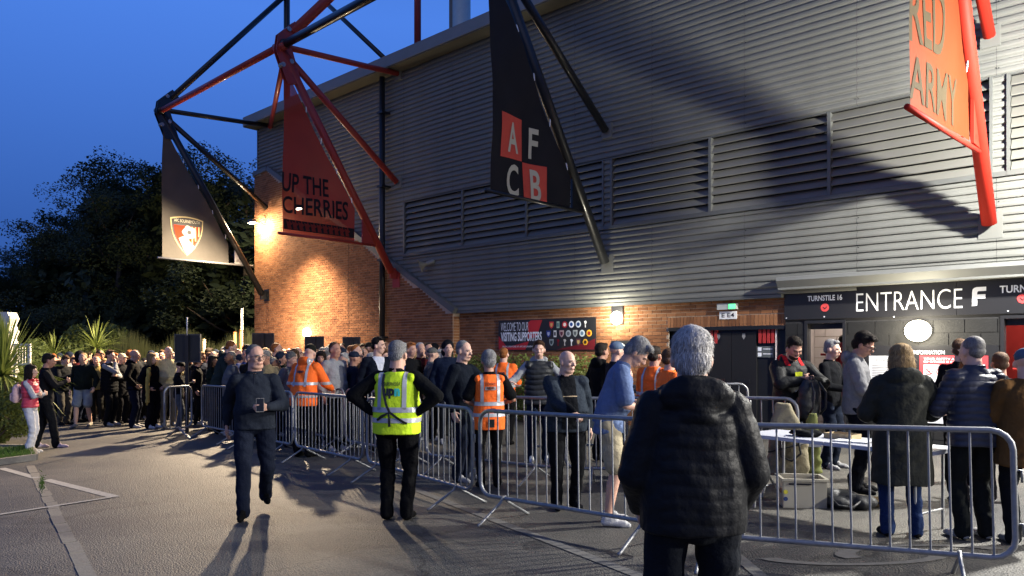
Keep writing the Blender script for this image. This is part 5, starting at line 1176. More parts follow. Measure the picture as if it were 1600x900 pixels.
# ---- bald man with his hand on the rail
sp = T(vox=.0085, bvox=.007, build=1.24, wide=1.06, belly=.09, pad=.006, hair='bald', top='jacket', arms={'R': ((.02, .40, 1.10), (.8, -.2, -1), 'x', 1.0), 'L': 'down'}, head=(-28, 4), hem=.86, seed=15, vest=0)
t, J, s = person(884, 547, 7.75, 170, sp, T(hair='salt', skin=1, top=mat('navy_jersey', (.022, .029, .040), .9, var=.3, scale=30, bump=.9, bscale=15, spec=.08), legs='#0f1013', shoes='#15161a'), 'bald smiling man in a dark navy cardigan with one hand on the barrier rail')
me = pmesh(kit(sp)[0], 'jacket')
put('shirt_front', patch(me, [((.085, 0, 0), (1, 0, 0)), ((-.085, 0, 0), (-1, 0, 0)), ((0, .03, 0), (0, -1, 0)), ((0, 0, .90), (0, 0, -1))], .005, 'shirt_front'), cloth('#101216'), t)
put('shirt_stripe', patch(me, [((.085, 0, 0), (1, 0, 0)), ((-.085, 0, 0), (-1, 0, 0)), ((0, .03, 0), (0, -1, 0)), ((0, 0, 1.255), (0, 0, -1)), ((0, 0, 1.263), (0, 0, 1))], .009, 'shirt_stripe'), cloth('#a8957a'), t)
# ---- man in blue short-sleeved shirt and shorts
sp = T(vox=.0085, bvox=.0075, build=1.08, belly=.05, wide=1.05, hair='full', top='tee', topname='shirt', legs='shorts', arms={'R': ((.10, .36, 1.06), (.9, -.6, -1), 'z', .7), 'L': ((.12, .36, 1.08), (.9, -.6, -1), 'z', .7)}, lean=17, head=(6, 28), hem=.84, seed=16)
person(950, 535, 7.0, 98, sp, T(hair='grey', skin=0, top=mat('denim_shirt', (.10, .14, .25), .85, var=.25, scale=30, bump=.9, bscale=14, spec=.08), legs='#9a9078', shoes='#b0b0b0'), 'grey-haired man in a short-sleeved blue shirt and beige shorts bending over the barrier')
# ---- behind him
sp = T(vox=.011, hair='cap', seed=17, pad=.01, arms={'R': 'front', 'L': 'front'}, head=(0, 0))
person(962, 534, 10.2, 75, sp, T(hat='#5b6b80', skin=1, top='#101622', legs='#101116', shoes='#222222'), 'man in a pale blue baseball cap and dark jacket by the wall plate')
sp = T(vox=.011, hair='short', seed=18, pad=.015, style='hooded', arms={'R': 'front', 'L': 'down'})
person(939, 536, 10.9, 60, sp, T(hair='dark', skin=2, top='#0f1012', legs='#101012', shoes='#222222'), 'dark-haired man in a black hooded coat left of the blue cap')
sp = T(vox=.010, build=1.05, pad=.022, style='', hair='short', arms={'R': 'front', 'L': 'front'}, hem=.80, seed=19)
t, J, s = person(1022, 541, 9.3, 40, sp, T(hair='dark', skin=2, top=M_orange, legs='#101012', shoes='#0c0c0c'), 'steward in an orange coat with dark hair directly behind the man in the blue shirt'); me = pmesh(kit(sp)[0], 'jacket'); strips(t, me, [(1.12, 1.165)], [(-.12, -.085, 0, 0), (.085, .12, 0, 0)])
t, J, s = person(1046, 545, 8.6, 75, sp, T(hair='brown', skin=1, top=M_orange, legs='#101012', shoes='#0c0c0c'), 'brown-haired steward in an orange coat partly hidden by the foreground man'); strips(t, me, [(1.12, 1.165)])
# ---- bag search at the right
sp = T(vox=.009, bvox=.0085, build=1.08, wide=1.06, pad=.02, hair='short', beard=1, style='hooded', arms={'R': ((.04, .30, 1.26), (1, -.1, -.4), 'z', .8), 'L': ((.05, .30, 1.25), (1, -.1, -.4), 'z', .8)}, head=(6, 26), seed=21)
t, J, s = person(1236, 529, 8.7, 168, sp, T(hair='dark', skin=2, top=mat('guard_black', (.011, .0115, .012), .6, var=.2, bump=.8, bscale=14, spec=.15), legs='#0e0e10', shoes='#0c0c0c'), 'bearded security guard in a black jacket with red shoulder straps searching a rucksack'); me = pmesh(kit(sp)[0], 'jacket')
for sg in (-1, 1): put('red_strap', patch(me, [((sg * .065, 0, 0), (-1 if sg > 0 else 1, 0, 0)), ((sg * .115, 0, 0), (1 if sg > 0 else -1, 0, 0)), ((0, 0, 1.42), (0, 0, -1))], .006, 'red_strap'), cloth('#c0262a'), t)
put('id_card', MB().box((-.045, .150, 1.28), (.045, .158, 1.35)).mesh('id_card'), cloth('#b8c030'), t)
def rucksack(p, yaw, label, m, s=1.0, slump=0, pitch=0):
    o = thing('rucksack', label, 'rucksack', p, yaw, None, s); o.rotation_euler = (R(pitch), 0, yaw)
    b = MB(); b.loft([(0, 0, 0, .13, .06), (0, 0, .04, .155, .085), (0, 0, .2, .16, .095), (0, .01, .36, .145, .085), (0, .01, .44, .10, .05), (0, .01, .455, .04, .02)], 22); put('bag', solidify(b, .012, 'bag', 2, .006, seed=int(s * 10)), m, o)
    b = MB(); b.loft([(0, -.075, .03, .10, .03), (0, -.085, .07, .12, .05), (0, -.085, .2, .12, .045), (0, -.08, .25, .10, .02)], 18); put('front_pocket', solidify(b, .012, 'front_pocket', 2, .003), m, o)
    for sg in (-1, 1): MB().path([(sg * .07, .08, .42), (sg * .10, .15, .30), (sg * .11, .14, .12), (sg * .10, .07, .04)], .014, 8).build('shoulder_strap', m, o, True)
    MB().path([(-.03, .03, .44), (-.025, .03, .49), (.025, .03, .49), (.03, .03, .44)], .008, 8).build('grab_handle', m, o, True)
    MB().path([(-.12, -.10, .30), (0, -.115, .36), (.12, -.10, .30)], .004, 6).build('zip', M_galv, o, True); return o
M_ruck = mat('rucksack_black', (.02, .021, .023), .5, var=.25, bump=.4, bscale=70)
rucksack(wpt(t, s, (0, .36, .84)), t.rotation_euler[2] + .3, 'open black rucksack hanging from the hands of the bearded security guard', M_ruck, .95)
sp = T(vox=.0085, bvox=.0075, build=1.04, wide=1.02, pad=.008, hair='full', glasses=1, topname='hoodie', style='hooded', arms={'R': ((.10, .28, 1.12), (.9, -.3, -1), 'z', .8), 'L': ((.12, .30, 1.08), (.9, -.2, -1), 'z', .8)}, head=(12, 28), seed=22, hem=.86)
t, J, s = person(1338, 522, 8.28, 120, sp, T(hair='dark', skin=2, top=mat('grey_marl', (.15, .15, .155), .95, var=.25, scale=40, bump=.9, bscale=14, spec=.08), legs='#101218', shoes='#1a1a1c'), 'man in glasses and a grey hoodie holding his open rucksack at the search table')
me = pmesh(kit(sp)[0], 'hoodie'); put('zip', patch(me, [((.005, 0, 0), (1, 0, 0)), ((-.005, 0, 0), (-1, 0, 0)), ((0, .02, 0), (0, -1, 0))], .003, 'zip'), M_galv, t)
rucksack(wpt(t, s, (-.02, .34, .70)), t.rotation_euler[2] + .9, 'black rucksack held open by the man in the grey hoodie', M_ruck, 1.05)
sp = T(vox=.011, hair='short', arms={'R': 'front', 'L': 'front'}, head=(0, 5), seed=23)
person(1297, 531, 9.9, 140, sp, T(hair='grey', skin=1, top='#101114', legs='#141a26', shoes='#8a8a8a'), 'older grey-haired man in black waiting outside the left turnstile doorway')
sp = T(vox=.012, hair='full', seed=24, vest=1, arms={'R': 'front', 'L': 'down'})
person(1319, 524, 13.6, 10, sp, T(hair='dark', skin=2, top='#141518', vest='#8c1c1a', legs='#101014', shoes='#222222'), 'dark-haired person in a red vest just inside the left turnstile doorway')
sp = T(vox=.0085, bvox=.010, build=1.02, female=1, pad=.045, hair='bob', style='bighood', topname='coat', hem=.50, arms={'R': ((.14, .30, 1.14), (.9, -.3, -1), 'z', .8), 'L': ((.14, .26, 1.06), (.9, -.3, -1), 'z', .8)}, head=(8, 8), seed=25, feet=.12, slim=.006)
person(1409, 539, 6.3, 12, sp, T(hair='blond', skin=1, top=mat('olive_parka', (.026, .027, .022), .8, var=.25, scale=10, bump=.9, bscale=12, spec=.08), legs='#1d2c4c', shoes='#141414'), 'woman with a fair bob in a long dark olive hooded parka, seen from behind')
sp = T(vox=.0085, bvox=.010, build=1.05, wide=1.06, pad=.024, hair='crop', quilt=(.058, .011, .5), topname='puffer_jacket', collar=.05, arms={'R': 'front', 'L': ((.14, .28, 1.10), (.9, -.3, -1), 'z', .8)}, head=(-8, 4), seed=26, hem=.82)
person(1522, 526, 6.2, 355, sp, T(hair='salt', skin=1, top=mat('puffer_navy', (.035, .038, .055), .45, var=.2, bump=.2), legs='#1b1d1c', shoes='#9a9a9a'), 'grey-haired man in a quilted dark puffer jacket facing the notices, right of the parka')
sp = T(vox=.009, build=1.06, wide=1.05, pad=.03, hair='cap', hem=.72, topname='coat', arms={'R': 'front', 'L': 'front'}, head=(20, 5), seed=27)
person(1603, 545, 6.0, 10, sp, T(hat='#46566a', skin=1, top=mat('brown_coat', (.11, .055, .018), .85, var=.25, bump=.8, bscale=14, spec=.08), legs='#15171a', shoes='#7a7a7a'), 'person in a tan brown coat and grey-blue cap cut off by the right edge')
sp = T(vox=.011, hair='short', seed=28, arms={'R': 'front', 'L': 'front'})
person(1500, 530, 8.6, 40, sp, T(hair='brown', skin=1, top='#111216', legs='#101014', shoes='#222222'), 'dark-haired man partly hidden behind the puffer jacket, left side')
sp = T(vox=.011, hair='bob', female=1, seed=29, arms={'R': 'front', 'L': 'front'})
person(1516, 556, 7.6, 350, sp, T(hair='ginger', skin=1, top='#22201f', legs='#101014', shoes='#222222'), 'shorter red-haired woman between the parka and the puffer jacket')
sp = T(vox=.011, hair='short', seed=30, arms={'R': 'front', 'L': 'down'})
person(1563, 551, 7.6, 20, sp, T(hair='brown', skin=2, top='#171a1c', legs='#101014', shoes='#222222'), 'brown-haired man between the puffer jacket and the tan brown coat')
# ---- left edge: the woman in pink
sp = T(vox=.010, bvox=.010, female=1, build=.90, wide=.88, hair='long', vest=1, vestname='gilet', vquilt=(.07, .010, .5), vneck=True, vhem=.92, vpad=.022, topname='jumper', arms={'R': 'crossed', 'L': 'crossed'}, head=(0, 0), seed=31, slim=.014, feet=.06)
t, J, s = person(47, 570, 13.2, 78, sp, T(hair='dark', skin=1, vest=mat('pink_gilet', (.50, .05, .085), .5, var=.12, bump=.2), top='#a8a9ae', legs='#c8c8cc', shoes='#c8c4bc'), 'small dark-haired woman in a pink padded gilet and white trousers, leftmost in the photo')
o = held('headphones', 'red headphones round the neck of the woman in pink', 'headphones', wpt(t, s, (0, .02, 1.47)), (0, 0, t.rotation_euler[2]), s)
MB().path([(.085 * math.cos(a), .075 * math.sin(a), 0) for a in [i * .35 - .6 for i in range(14)]], .012, 8).build('band', mat('headphone_red', (.6, .02, .03), .4), o, True)
for sg in (-1, 1): MB().cap((sg * .07, .05, 0), (sg * .075, .075, -.01), .032, .03).build('ear_cup', MATS['headphone_red'], o, True)
rucksack(wpt(t, s, (0, -.24, 1.02)), t.rotation_euler[2], 'small pale pink rucksack worn by the woman in the pink gilet', cloth('#c8a8a8'), .72)
sp = T(vox=.010, build=.95, hair='short', arms={'R': 'phone', 'L': 'phone'}, walk=.16, lift=.0, head=(0, 12), seed=32, feet=.09)
person(72, 553, 13.9, 60, sp, T(hair='dark', skin=2, top=BK, legs=BK, shoes='#c8b8c0'), 'slim dark-haired man all in black with white trainers behind the woman in pink')
# ---- front row of the queue at the left
def q(**k):
    b = dict(vox=.012); b.update(k); return b
person(130, 551, 18.0, 176, q(build=1.08, belly=.04, wide=1.06, hair='crop', legs='shorts', walk=.14, lift=.02, seed=33, hem=.90, topname='jumper', arms={'R': 'down', 'L': ((.30, .14, .95), (.3, -1, 0), 'y', .6)}), T(hair='blond', skin=1, top='#141a18', legs='#77808c', shoes='#8f8a80'), 'stocky man in a dark jumper and light blue shorts walking towards the camera')
person(99, 556, 18.8, 110, q(hair='short', arms={'R': 'phone', 'L': 'phone'}, head=(0, 25), seed=34, style='hooded', pad=.01), T(hair='brown', skin=1, top='#1c1e20', legs='#4a4844', shoes='#1c1c1c'), 'man looking down at a phone left of the man in shorts')
person(83, 553, 20.5, 150, q(hair='short', arms={'R': 'front', 'L': 'front'}, seed=35), T(hair='ginger', skin=1, top='#2c2e30', legs='#24262a', shoes='#222222'), 'red-haired man behind the slim man in black, at the left end of the queue')
person(117, 558, 20.2, 170, q(hair='short', seed=36), T(hair='dark', skin=2, top='#121214', legs='#141416', shoes='#222222'), 'dark-haired person peering over the left shoulder of the man in shorts')
person(152, 556, 19.6, 170, q(hair='crop', seed=36), T(hair='ginger', skin=1, top='#8a7a4a', legs='#2a2a28', shoes='#222222'), 'man in a sand-coloured top over the right shoulder of the man in shorts')
person(171, 547, 18.3, 95, q(hair='short', vest=1, vestname='gilet', vquilt=(.075, .012, .5), vpad=.03, arms={'R': 'chin', 'L': 'crossed'}, seed=37), T(hair='brown', skin=1, top='#8a8c90', vest='#15171a', legs='#14161a', shoes='#9a9a9a'), 'man in a black padded gilet with grey sleeves, hand raised to his chin')
person(190, 552, 18.9, 110, q(hair='cap', seed=38, arms={'R': 'front', 'L': 'pocket'}, hem=.7, topname='coat'), T(hat='#c0b49a', skin=1, top='#1c1d20', legs='#15161a', shoes='#222222'), 'man in a cream flat cap and dark coat in the front of the queue')
person(209, 546, 17.6, 80, q(build=1.1, hair='bald', style='hooded', seed=39, arms={'R': 'pocket', 'L': 'pocket'}), T(skin=0, top='#0e0f11', legs='#141a2a', shoes='#a8a8a8'), 'shaven-headed man in a black hooded jacket and dark jeans, side on')
person(236, 552, 17.4, 100, q(hair='long', female=1, hem=.62, topname='coat', seed=40, arms={'R': 'pocket', 'L': 'pocket'}, pad=.02), T(hair='blond', skin=1, top='#0f0f12', legs='#121216', shoes='#c0c0c4'), 'woman with long fair hair in a long black coat with a yellow scarf')
person(263, 541, 17.8, 140, q(build=1.18, belly=.08, wide=1.1, hair='bald', top='tee', topname='t_shirt', seed=41, arms={'R': 'down', 'L': 'down'}), T(skin=1, top='#b8ad84', legs='#7c7460', shoes='#b8b4a4'), 'large bald man in a cream T-shirt and beige trousers looking up')
person(279, 566, 16.6, 70, q(build=.9, hair='cap', seed=42, arms={'R': 'phone', 'L': 'pocket'}, head=(0, 10)), T(hat='#101010', skin=1, top='#141518', legs='#4a5058', shoes='#b0aeb4'), 'short person in a black cap and grey trousers in front of the cream T-shirt')
t, J, s = person(342, 534, 15.9, 75, q(vox=.010, bvox=.009, build=1.04, hair='crop', glasses=1, lean=16, style='hooded', seed=43, pad=.01, arms={'R': ((.18, .40, 1.06), (.8, -.4, -1), 'x', .9), 'L': ((.18, .50, 1.08), (.8, -.4, -1), 'x', .9)}, head=(0, 8)), T(hair='ginger', skin=1, top='#2a3432', legs='#0f1013', shoes='#222222'), 'tall man in glasses and a grey-green jacket leaning on the end barrier')
t, J, s = person(590, 527, 12.6, 150, q(vox=.010, bvox=.009, build=1.05, wide=1.06, hair='short', seed=44, arms={'R': 'down', 'L': 'down'}, head=(-40, 0), topname='suit_jacket', collar=.0), T(hair='dark', skin=1, top='#121722', legs='#121722', shoes='#111111'), 'tall man in a navy suit jacket and open white shirt looking over the queue')
me = pmesh(kit(q(vox=.010, bvox=.009, build=1.05, wide=1.06, hair='short', seed=44, arms={'R': 'down', 'L': 'down'}, head=(-40, 0), topname='suit_jacket', collar=.0))[0], 'suit_jacket')
put('shirt_front', patch(me, [((.0, 0, 1.15), (1, 0, -.30)), ((.0, 0, 1.15), (-1, 0, -.30)), ((0, .02, 0), (0, -1, 0))], .005, 'shirt_front'), cloth('#c4c8d0'), t)
# ---- the rest of the queue
kits = [q(vox=.016, face=1, seed=50, hair='short'), q(vox=.016, seed=51, hair='crop', build=1.12, belly=.04), q(vox=.016, seed=52, hair='bald', build=1.08, style='hooded', pad=.015), q(vox=.016, seed=53, hair='cap', pad=.02), q(vox=.016, seed=54, hair='short', head=(35, 10), arms={'R': 'phone', 'L': 'phone'}),
        q(vox=.016, seed=55, hair='full', head=(-30, 0), style='hooded', pad=.01), q(vox=.016, seed=56, hair='long', female=1, build=.92, wide=.9, head=(20, 0), arms={'R': 'crossed', 'L': 'crossed'}), q(vox=.016, seed=57, hair='beanie', pad=.02), q(vox=.016, seed=58, hair='short', beard=1, build=1.05, pad=.015), q(vox=.016, seed=59, hair='hood', pad=.02), q(vox=.016, seed=60, hair='fringe', build=1.1, glasses=1), q(vox=.016, seed=61, hair='bob', female=1, build=.92, wide=.9, head=(-25, 5)), q(vox=.016, seed=62, hair='crop', arms={'R': 'chin', 'L': 'crossed'}, head=(10, 0))]
KN = ['short-haired man', 'stout crop-haired man', 'bald man', 'man in a cap', 'man bowed over a phone', 'thick-haired man', 'long-haired woman with folded arms', 'person in a beanie', 'bearded man', 'person with the hood up', 'balding man in glasses', 'woman with a bob', 'man with a hand at his chin']
TC = [('black', '#131417'), ('navy', '#141c2e'), ('charcoal', '#2a2c2f'), ('dark green', '#1c2620'), ('grey', '#55585c'), ('brown', '#3a2c20'), ('blue', '#1c3a78'), ('sand-coloured', '#8a7c5c'), ('maroon', '#401418'), ('pale grey', '#85878a')]
HC = {'dark': 'dark', 'brown': 'brown', 'grey': 'grey', 'blond': 'fair', 'ginger': 'ginger', 'salt': 'greying'}
def landmark(x):
    for lim, s in ((105, 'above the clipped shrub'), (150, 'below the tall cordyline'), (195, 'behind the padded gilet'), (235, 'behind the shaven-headed man'), (275, 'beside the cream T-shirt'), (318, 'by the large black queue board'), (360, 'behind the leaning man in glasses'), (400, 'left of the brick corner'), (435, 'under the left small queue board'), (470, 'behind the orange coat'), (510, 'near the low wall lamp'), (545, 'between the small queue boards'), (575, 'by the right small queue board'), (605, 'beside the man in the suit'), (640, 'behind the supervisor'), (675, 'by the dark brick pier'), (760, 'beside the welcome sign')):
        if x < lim: return s
    return 'by the hedge'
used = set(); placed = []
line1 = [(-6.9, 16.4), (-5.0, 13.9), (-3.45, 12.2), (-2.1, 12.4), (-1.2, 12.6), (.2, 12.6)]
def frontd(X):
    for (a, b_), (c, d_) in zip(line1, line1[1:]):
        if a <= X <= c: return b_ + (d_ - b_) * (X - a) / (c - a) + .45
    return 17.9 if X < -6.9 else 13.5
explicit = [(x, d) for x, d in ((130, 18), (99, 18.8), (83, 20.5), (117, 20.2), (152, 19.6), (171, 18.3), (190, 18.9), (209, 17.6), (236, 17.4), (263, 17.8), (279, 16.6), (342, 15.9), (590, 12.6), (474, 12.0), (787, 13.0), (722, 9.5))]
pts = [((x - 800) / F * d, d) for x, d in explicit]; rg = random.Random(11); tries = 0; crowd = []
while len(crowd) < 172 and tries < 16000:
    tries += 1; x = rg.uniform(75, 700) if rg.random() < .8 else rg.uniform(300, 640); d = rg.uniform(12.6, 23.5); X = (x - 800) / F * d
    if d < frontd(X): continue
    v = Vector((X, d, 0)) - O; tt = v.dot(U); ss = v.dot(N)
    if ss < .8: continue
    if x < 300 and d < 18.9: continue
    if any((X - a) ** 2 + (d - c) ** 2 < .43 ** 2 for a, c in pts): continue
    if any(abs(x - 800 - (a / c) * F) < 5 and abs(d - c) < 1.2 for a, c in pts): continue
    pts.append((X, d)); crowd.append((x, d))
crowd.sort(key=lambda q_: q_[1])
for i, (x, d) in enumerate(crowd):
    for att in range(60):
        k = rg.randrange(len(kits)); cn, ch = rg.choices(TC, [9, 6, 5, 2, 3, 2, 2, 2, 1, 2])[0]; hc = rg.choices(list(HC), [5, 5, 3, 2, 2, 3])[0]
        row = 'at the front' if d < 16 else ('in the middle' if d < 19.6 else 'at the back'); hair_txt = '' if KN[k].startswith(('bald', 'man in a cap', 'person')) else HC[hc] + '-haired '
        nm = KN[k]; hn = {'short-haired man': 'man with short %s hair' % HC[hc], 'stout crop-haired man': 'stout man with cropped %s hair' % HC[hc], 'thick-haired man': 'man with thick %s hair' % HC[hc], 'bearded man': 'bearded man with %s hair' % HC[hc], 'man with a hand at his chin': '%s-haired man, hand at chin' % HC[hc], 'long-haired woman with folded arms': 'woman with long %s hair' % HC[hc], 'woman with a bob': 'woman with a %s bob' % HC[hc], 'man bowed over a phone': '%s-haired man bowed over a phone' % HC[hc], 'balding man in glasses': 'balding man in glasses'}.get(nm, nm)
        lab = '%s in %s, %s' % (hn, cn, landmark(x))
        if (lab) not in used: break
    used.add(lab); Hh = rg.gauss(1.77, .085) if k not in (6, 11) else rg.gauss(1.66, .04); Hh = max(1.55, min(1.92, Hh))
    fc = rg.gauss(105, 40) if rg.random() < .75 else rg.uniform(150, 230)
    if x < 300: fc = rg.gauss(140, 45)
    hatc = rg.choice(['#15161a', '#202838', '#5a5a58', '#1c1c1c', '#3a2420'])
    person(x, None, d, fc, kits[k], T(hair=hc, skin=rg.choice([0, 1, 1, 0, 2, 1, 3]), top=ch, hat=hatc, legs=rg.choice([BK, '#1a2030', '#2a2a2a', '#3a3630', '#101010']), shoes=rg.choice(['#1a1a1a', '#a0a0a0', '#303030', '#c0c0c0'])), lab, 'people waiting in the queue', H=Hh)
print('CROWD', len(crowd), 'tris', sum(len(m.polygons) for m in bpy.data.meshes))
# ================================================================== BARRIERS AND SMALL THINGS
BARM = {}
def barrier(a, c, label, group='crowd control barriers', h=1.06, tilt=0.0, feet=True):
    a = Vector((a[0], a[1], gz(a[0]))); c = Vector((c[0], c[1], gz(c[0]))); d = c - a; L = d.length; rz = math.atan2(d.y, d.x); sl_ = math.asin(d.z / L)
    t = thing('barrier', label, 'barrier', a, 0, group); t.rotation_euler = Euler((tilt, -sl_, rz), 'XYZ')
    key = round(L, 2)
    if key not in BARM:
        b = MB(); r = .13; z0, z1 = .22, h; pts = []
        for cx_, cz_, a0 in ((L - r, z1 - r, 0), (r, z1 - r, 90), (r, z0 + r, 180), (L - r, z0 + r, 270)):
            for k in range(5): q_ = R(a0 + k * 22.5); pts.append((cx_ + r * math.cos(q_), 0, cz_ + r * math.sin(q_)))
        b.path(pts, .0205, 10, True); fr = b.mesh('frame', True); b = MB(); b.tube((0, 0, z0), (0, 0, z1), .0075, n=8, cap=False); br = b.mesh('bar', True)
        b = MB()
        for sg in (-1, 1): b.path([(0, sg * .005, z0 + .02), (0, sg * .05, z0 - .04), (0, sg * .33, .025), (0, sg * .36, .012)], .014, 8)
        ft = b.mesh('foot', True); b = MB(); b.path([(0, 0, 0), (-.045, 0, 0), (-.045, 0, -.08)], .009, 6); hk_ = b.mesh('hook', True)
        BARM[key] = (fr, br, ft, hk_)
    fr, br, ft, hk_ = BARM[key]; put('frame', fr, M_galv, t); n = int(round(L / .125))
    for i in range(1, n): put('bar', br, M_galv, t, (L * i / n, 0, 0))
    if feet:
        for x_ in (.32, L - .32): put('foot', ft, M_galv, t, (x_, 0, 0))
    for z_ in (.80, .45): put('hook', hk_, M_galv, t, (0, 0, z_))
    return t
barrier((3.30, 4.85), (1.17, 5.78), 'nearest barrier, right of the man in the padded jacket', tilt=R(1.5))
barrier((5.2, 4.1), (3.36, 4.80), 'barrier cut off by the right edge of the picture')
barrier((1.32, 5.92), (-.31, 7.42), 'barrier the bald man in the cardigan rests his hand on')
barrier((-.40, 7.62), (-1.92, 9.87), 'barrier between the supervisor and the steward numbered 150')
barrier((-2.0, 9.98), (-3.42, 11.74), 'barrier in front of the steward in the long-sleeved orange coat')
barrier((-3.5, 11.85), (-4.95, 13.55), 'barrier behind the walking man in the navy jumper')
barrier((-5.0, 13.75), (-6.45, 15.45), 'barrier between the walking man and the leaning man')
barrier((-6.62, 15.35), (-6.9, 14.75), 'short barrier end turned across the front of the queue', feet=True)
barrier((.55, 9.0), (-1.2, 10.4), 'inner barrier running behind the conversation group')
barrier((-1.3, 10.5), (-2.75, 12.3), 'inner barrier behind the supervisor')
barrier((-2.8, 12.4), (-4.2, 14.2), 'inner barrier behind the orange coat in the queue')
barrier((2.6, 8.6), (.65, 8.95), 'inner barrier behind the man in the blue shirt')
barrier((3.15, 8.15), (2.05, 8.8), 'inner barrier beside the cream bag, in front of the doors')
barrier((3.7, 11.6), (2.3, 11.9), 'far barrier standing right in front of the black double doors')
barrier((2.2, 11.2), (.3, 11.0), 'far inner barrier between the gilet man and the doors')
# queue boards on posts
def qboard(x, yt, yb, wpx, d, label, pole=None):
    X = (x - 800) / F * d; g = gz(X); z1 = CAMZ + (HZ - yt) / F * d - g; z0 = CAMZ + (HZ - yb) / F * d - g; w_ = wpx / F * d; t = thing('queue_board', label, 'sign board', (X, d, g), R(6), 'dark boards on posts in the queue')
    MB().box((-w_ / 2, .0, z0), (w_ / 2, .05, z1)).build('board', mat('board_black', (.012, .014, .016), .5, coat=.2), t)
    b = MB()
    for a, c in (((-w_ / 2 - .02, -.015, z1), (w_ / 2 + .02, .065, z1 + .03)), ((-w_ / 2 - .02, -.015, z0 - .03), (w_ / 2 + .02, .065, z0)), ((-w_ / 2 - .02, -.015, z0), (-w_ / 2, .065, z1)), ((w_ / 2, -.015, z0), (w_ / 2 + .02, .065, z1))): b.box(a, c)
    b.build('edge_frame', mat('board_edge', (.05, .055, .06), .4), t); MB().box((-.035, -.06, 0), (.035, -.012, z1 + .0)).build('post', M_black, t)
    if pole: MB().tube((0, -.03, z1), (0, -.03, CAMZ + (HZ - pole) / F * d - g), .014, n=8).build('pole', M_white, t, True)
qboard(293, 524, 564, 36, 16.3, 'large black double queue board on a post with a white pole above', 496)
qboard(411, 522, 548, 31, 19.5, 'small dark queue board just right of the brick corner')
qboard(491, 527, 552, 27, 20.0, 'small dark queue board beside the low wall lamp')
qboard(549, 528, 552, 25, 20.4, 'small dark queue board right of the low wall lamp')
for x, yt, d, c, lb, nm, r in ((378, 483, 24, M_white, 'tall thin white pole left of the brick corner', 'white_pole', .03), (377, 516, 23.6, mat('orange_post', (.40, .14, .05), .8), 'orange timber post beside the white pole', 'timber_post', .045), (367, 520, 23.9, MATS['orange_post'], 'shorter orange timber post left of the white pole', 'timber_post', .045), (319, 531, 23.5, mat('pale_timber', (.40, .30, .18), .8), 'pale timber post behind the queue board', 'timber_post', .05)):
    X = (x - 800) / F * d; g = gz(X); z1 = CAMZ + (HZ - yt) / F * d - g; t = thing(nm, lb, 'post', (X, d, g)); MB().tube((0, 0, 0), (0, 0, z1), r, n=10).build('shaft', c, t, True); MB().ell((0, 0, z1), (r * 1.15, r * 1.15, r * .6)).build('post_cap', c, t, True)
t = thing('timber_fence', 'low timber rail fence behind the queue, left of the brick corner', 'fence', ((310 - 800) / F * 23.4, 23.4, gz(-10)))
for z_ in (1.15, 1.62): MB().box((0, -.02, z_), (1.9, .02, z_ + .10)).build('rail', MATS['orange_post'], t)
for x_ in (0.02, .9, 1.82): MB().box((x_, -.075, 0), (x_ + .08, -.021, 1.78)).build('post', MATS['pale_timber'], t)
# search table
A_ = Vector((2.35, 7.62, 0)); B_ = Vector((3.22, 6.42, 0)); dd = (B_ - A_).normalized(); L = (B_ - A_).length + .35; rz = math.atan2(dd.y, dd.x); g = gz(2.8)
t = thing('folding_table', 'white folding search table behind the nearest barrier', 'table', (A_.x, A_.y, g), rz); M_tb = mat('table_white', (.45, .46, .50), .5, var=.05, bump=.05)
tb_ = MB()
for k in range(2):
    x0, x1 = k * L / 2 + .003, (k + 1) * L / 2 - .003; MB().box((x0, 0, .715), (x1, .62, .75)).build('table_top', M_tb, t)
for x_ in (.12, L - .12):
    for y_ in (.06, .56): MB().tube((x_, y_, 0), (x_, y_, .713), .014, n=8).build('leg', M_galv, t)
    MB().tube((x_, .07, .2), (x_, .55, .2), .009, n=8).build('stretcher', M_galv, t)
def ont(x, y, z=.752): return Vector((A_.x, A_.y, g)) + Matrix.Rotation(rz, 3, 'Z') @ Vector((x, y, z))
t = thing('leaflet_pile', 'white papers lying on the right half of the search table', 'papers', ont(1.05, .22), rz + .2)
for k in range(5): MB().box((-.15 + k * .008, -.105, k * .0025), (.15 + k * .008, .105, k * .0025 + .0018)).build('sheet', M_white, t)
t = thing('cap_bag', 'flat black cloth bag lying on the search table', 'bag', ont(.55, .25), rz); b = MB(); b.ell((0, 0, .03), (.16, .10, .035)); b.ell((.09, .03, .035), (.08, .07, .04)); put('bag', solidify(b, .01, 'bag', 2, .005), cloth('#17181a'), t)
MB().path([(-.10, -.06, .05), (-.05, -.12, .06), (.05, -.12, .06), (.10, -.06, .05)], .007, 6).build('handle', cloth('#17181a'), t, True)
t = thing('cardboard_tray', 'shallow brown cardboard tray on the search table', 'tray', ont(.88, .38), rz)
M_cb = mat('cardboard', (.34, .26, .15), .85, bump=.1); MB().box((-.14, -.09, 0), (.14, .09, .008)).build('base', M_cb, t)
for a, c in (((-.14, -.09, .009), (.14, -.084, .05)), ((-.14, .084, .009), (.14, .09, .05)), ((-.14, -.083, .009), (-.134, .083, .05)), ((.134, -.083, .009), (.14, .083, .05))): MB().box(a, c).build('side', M_cb, t)
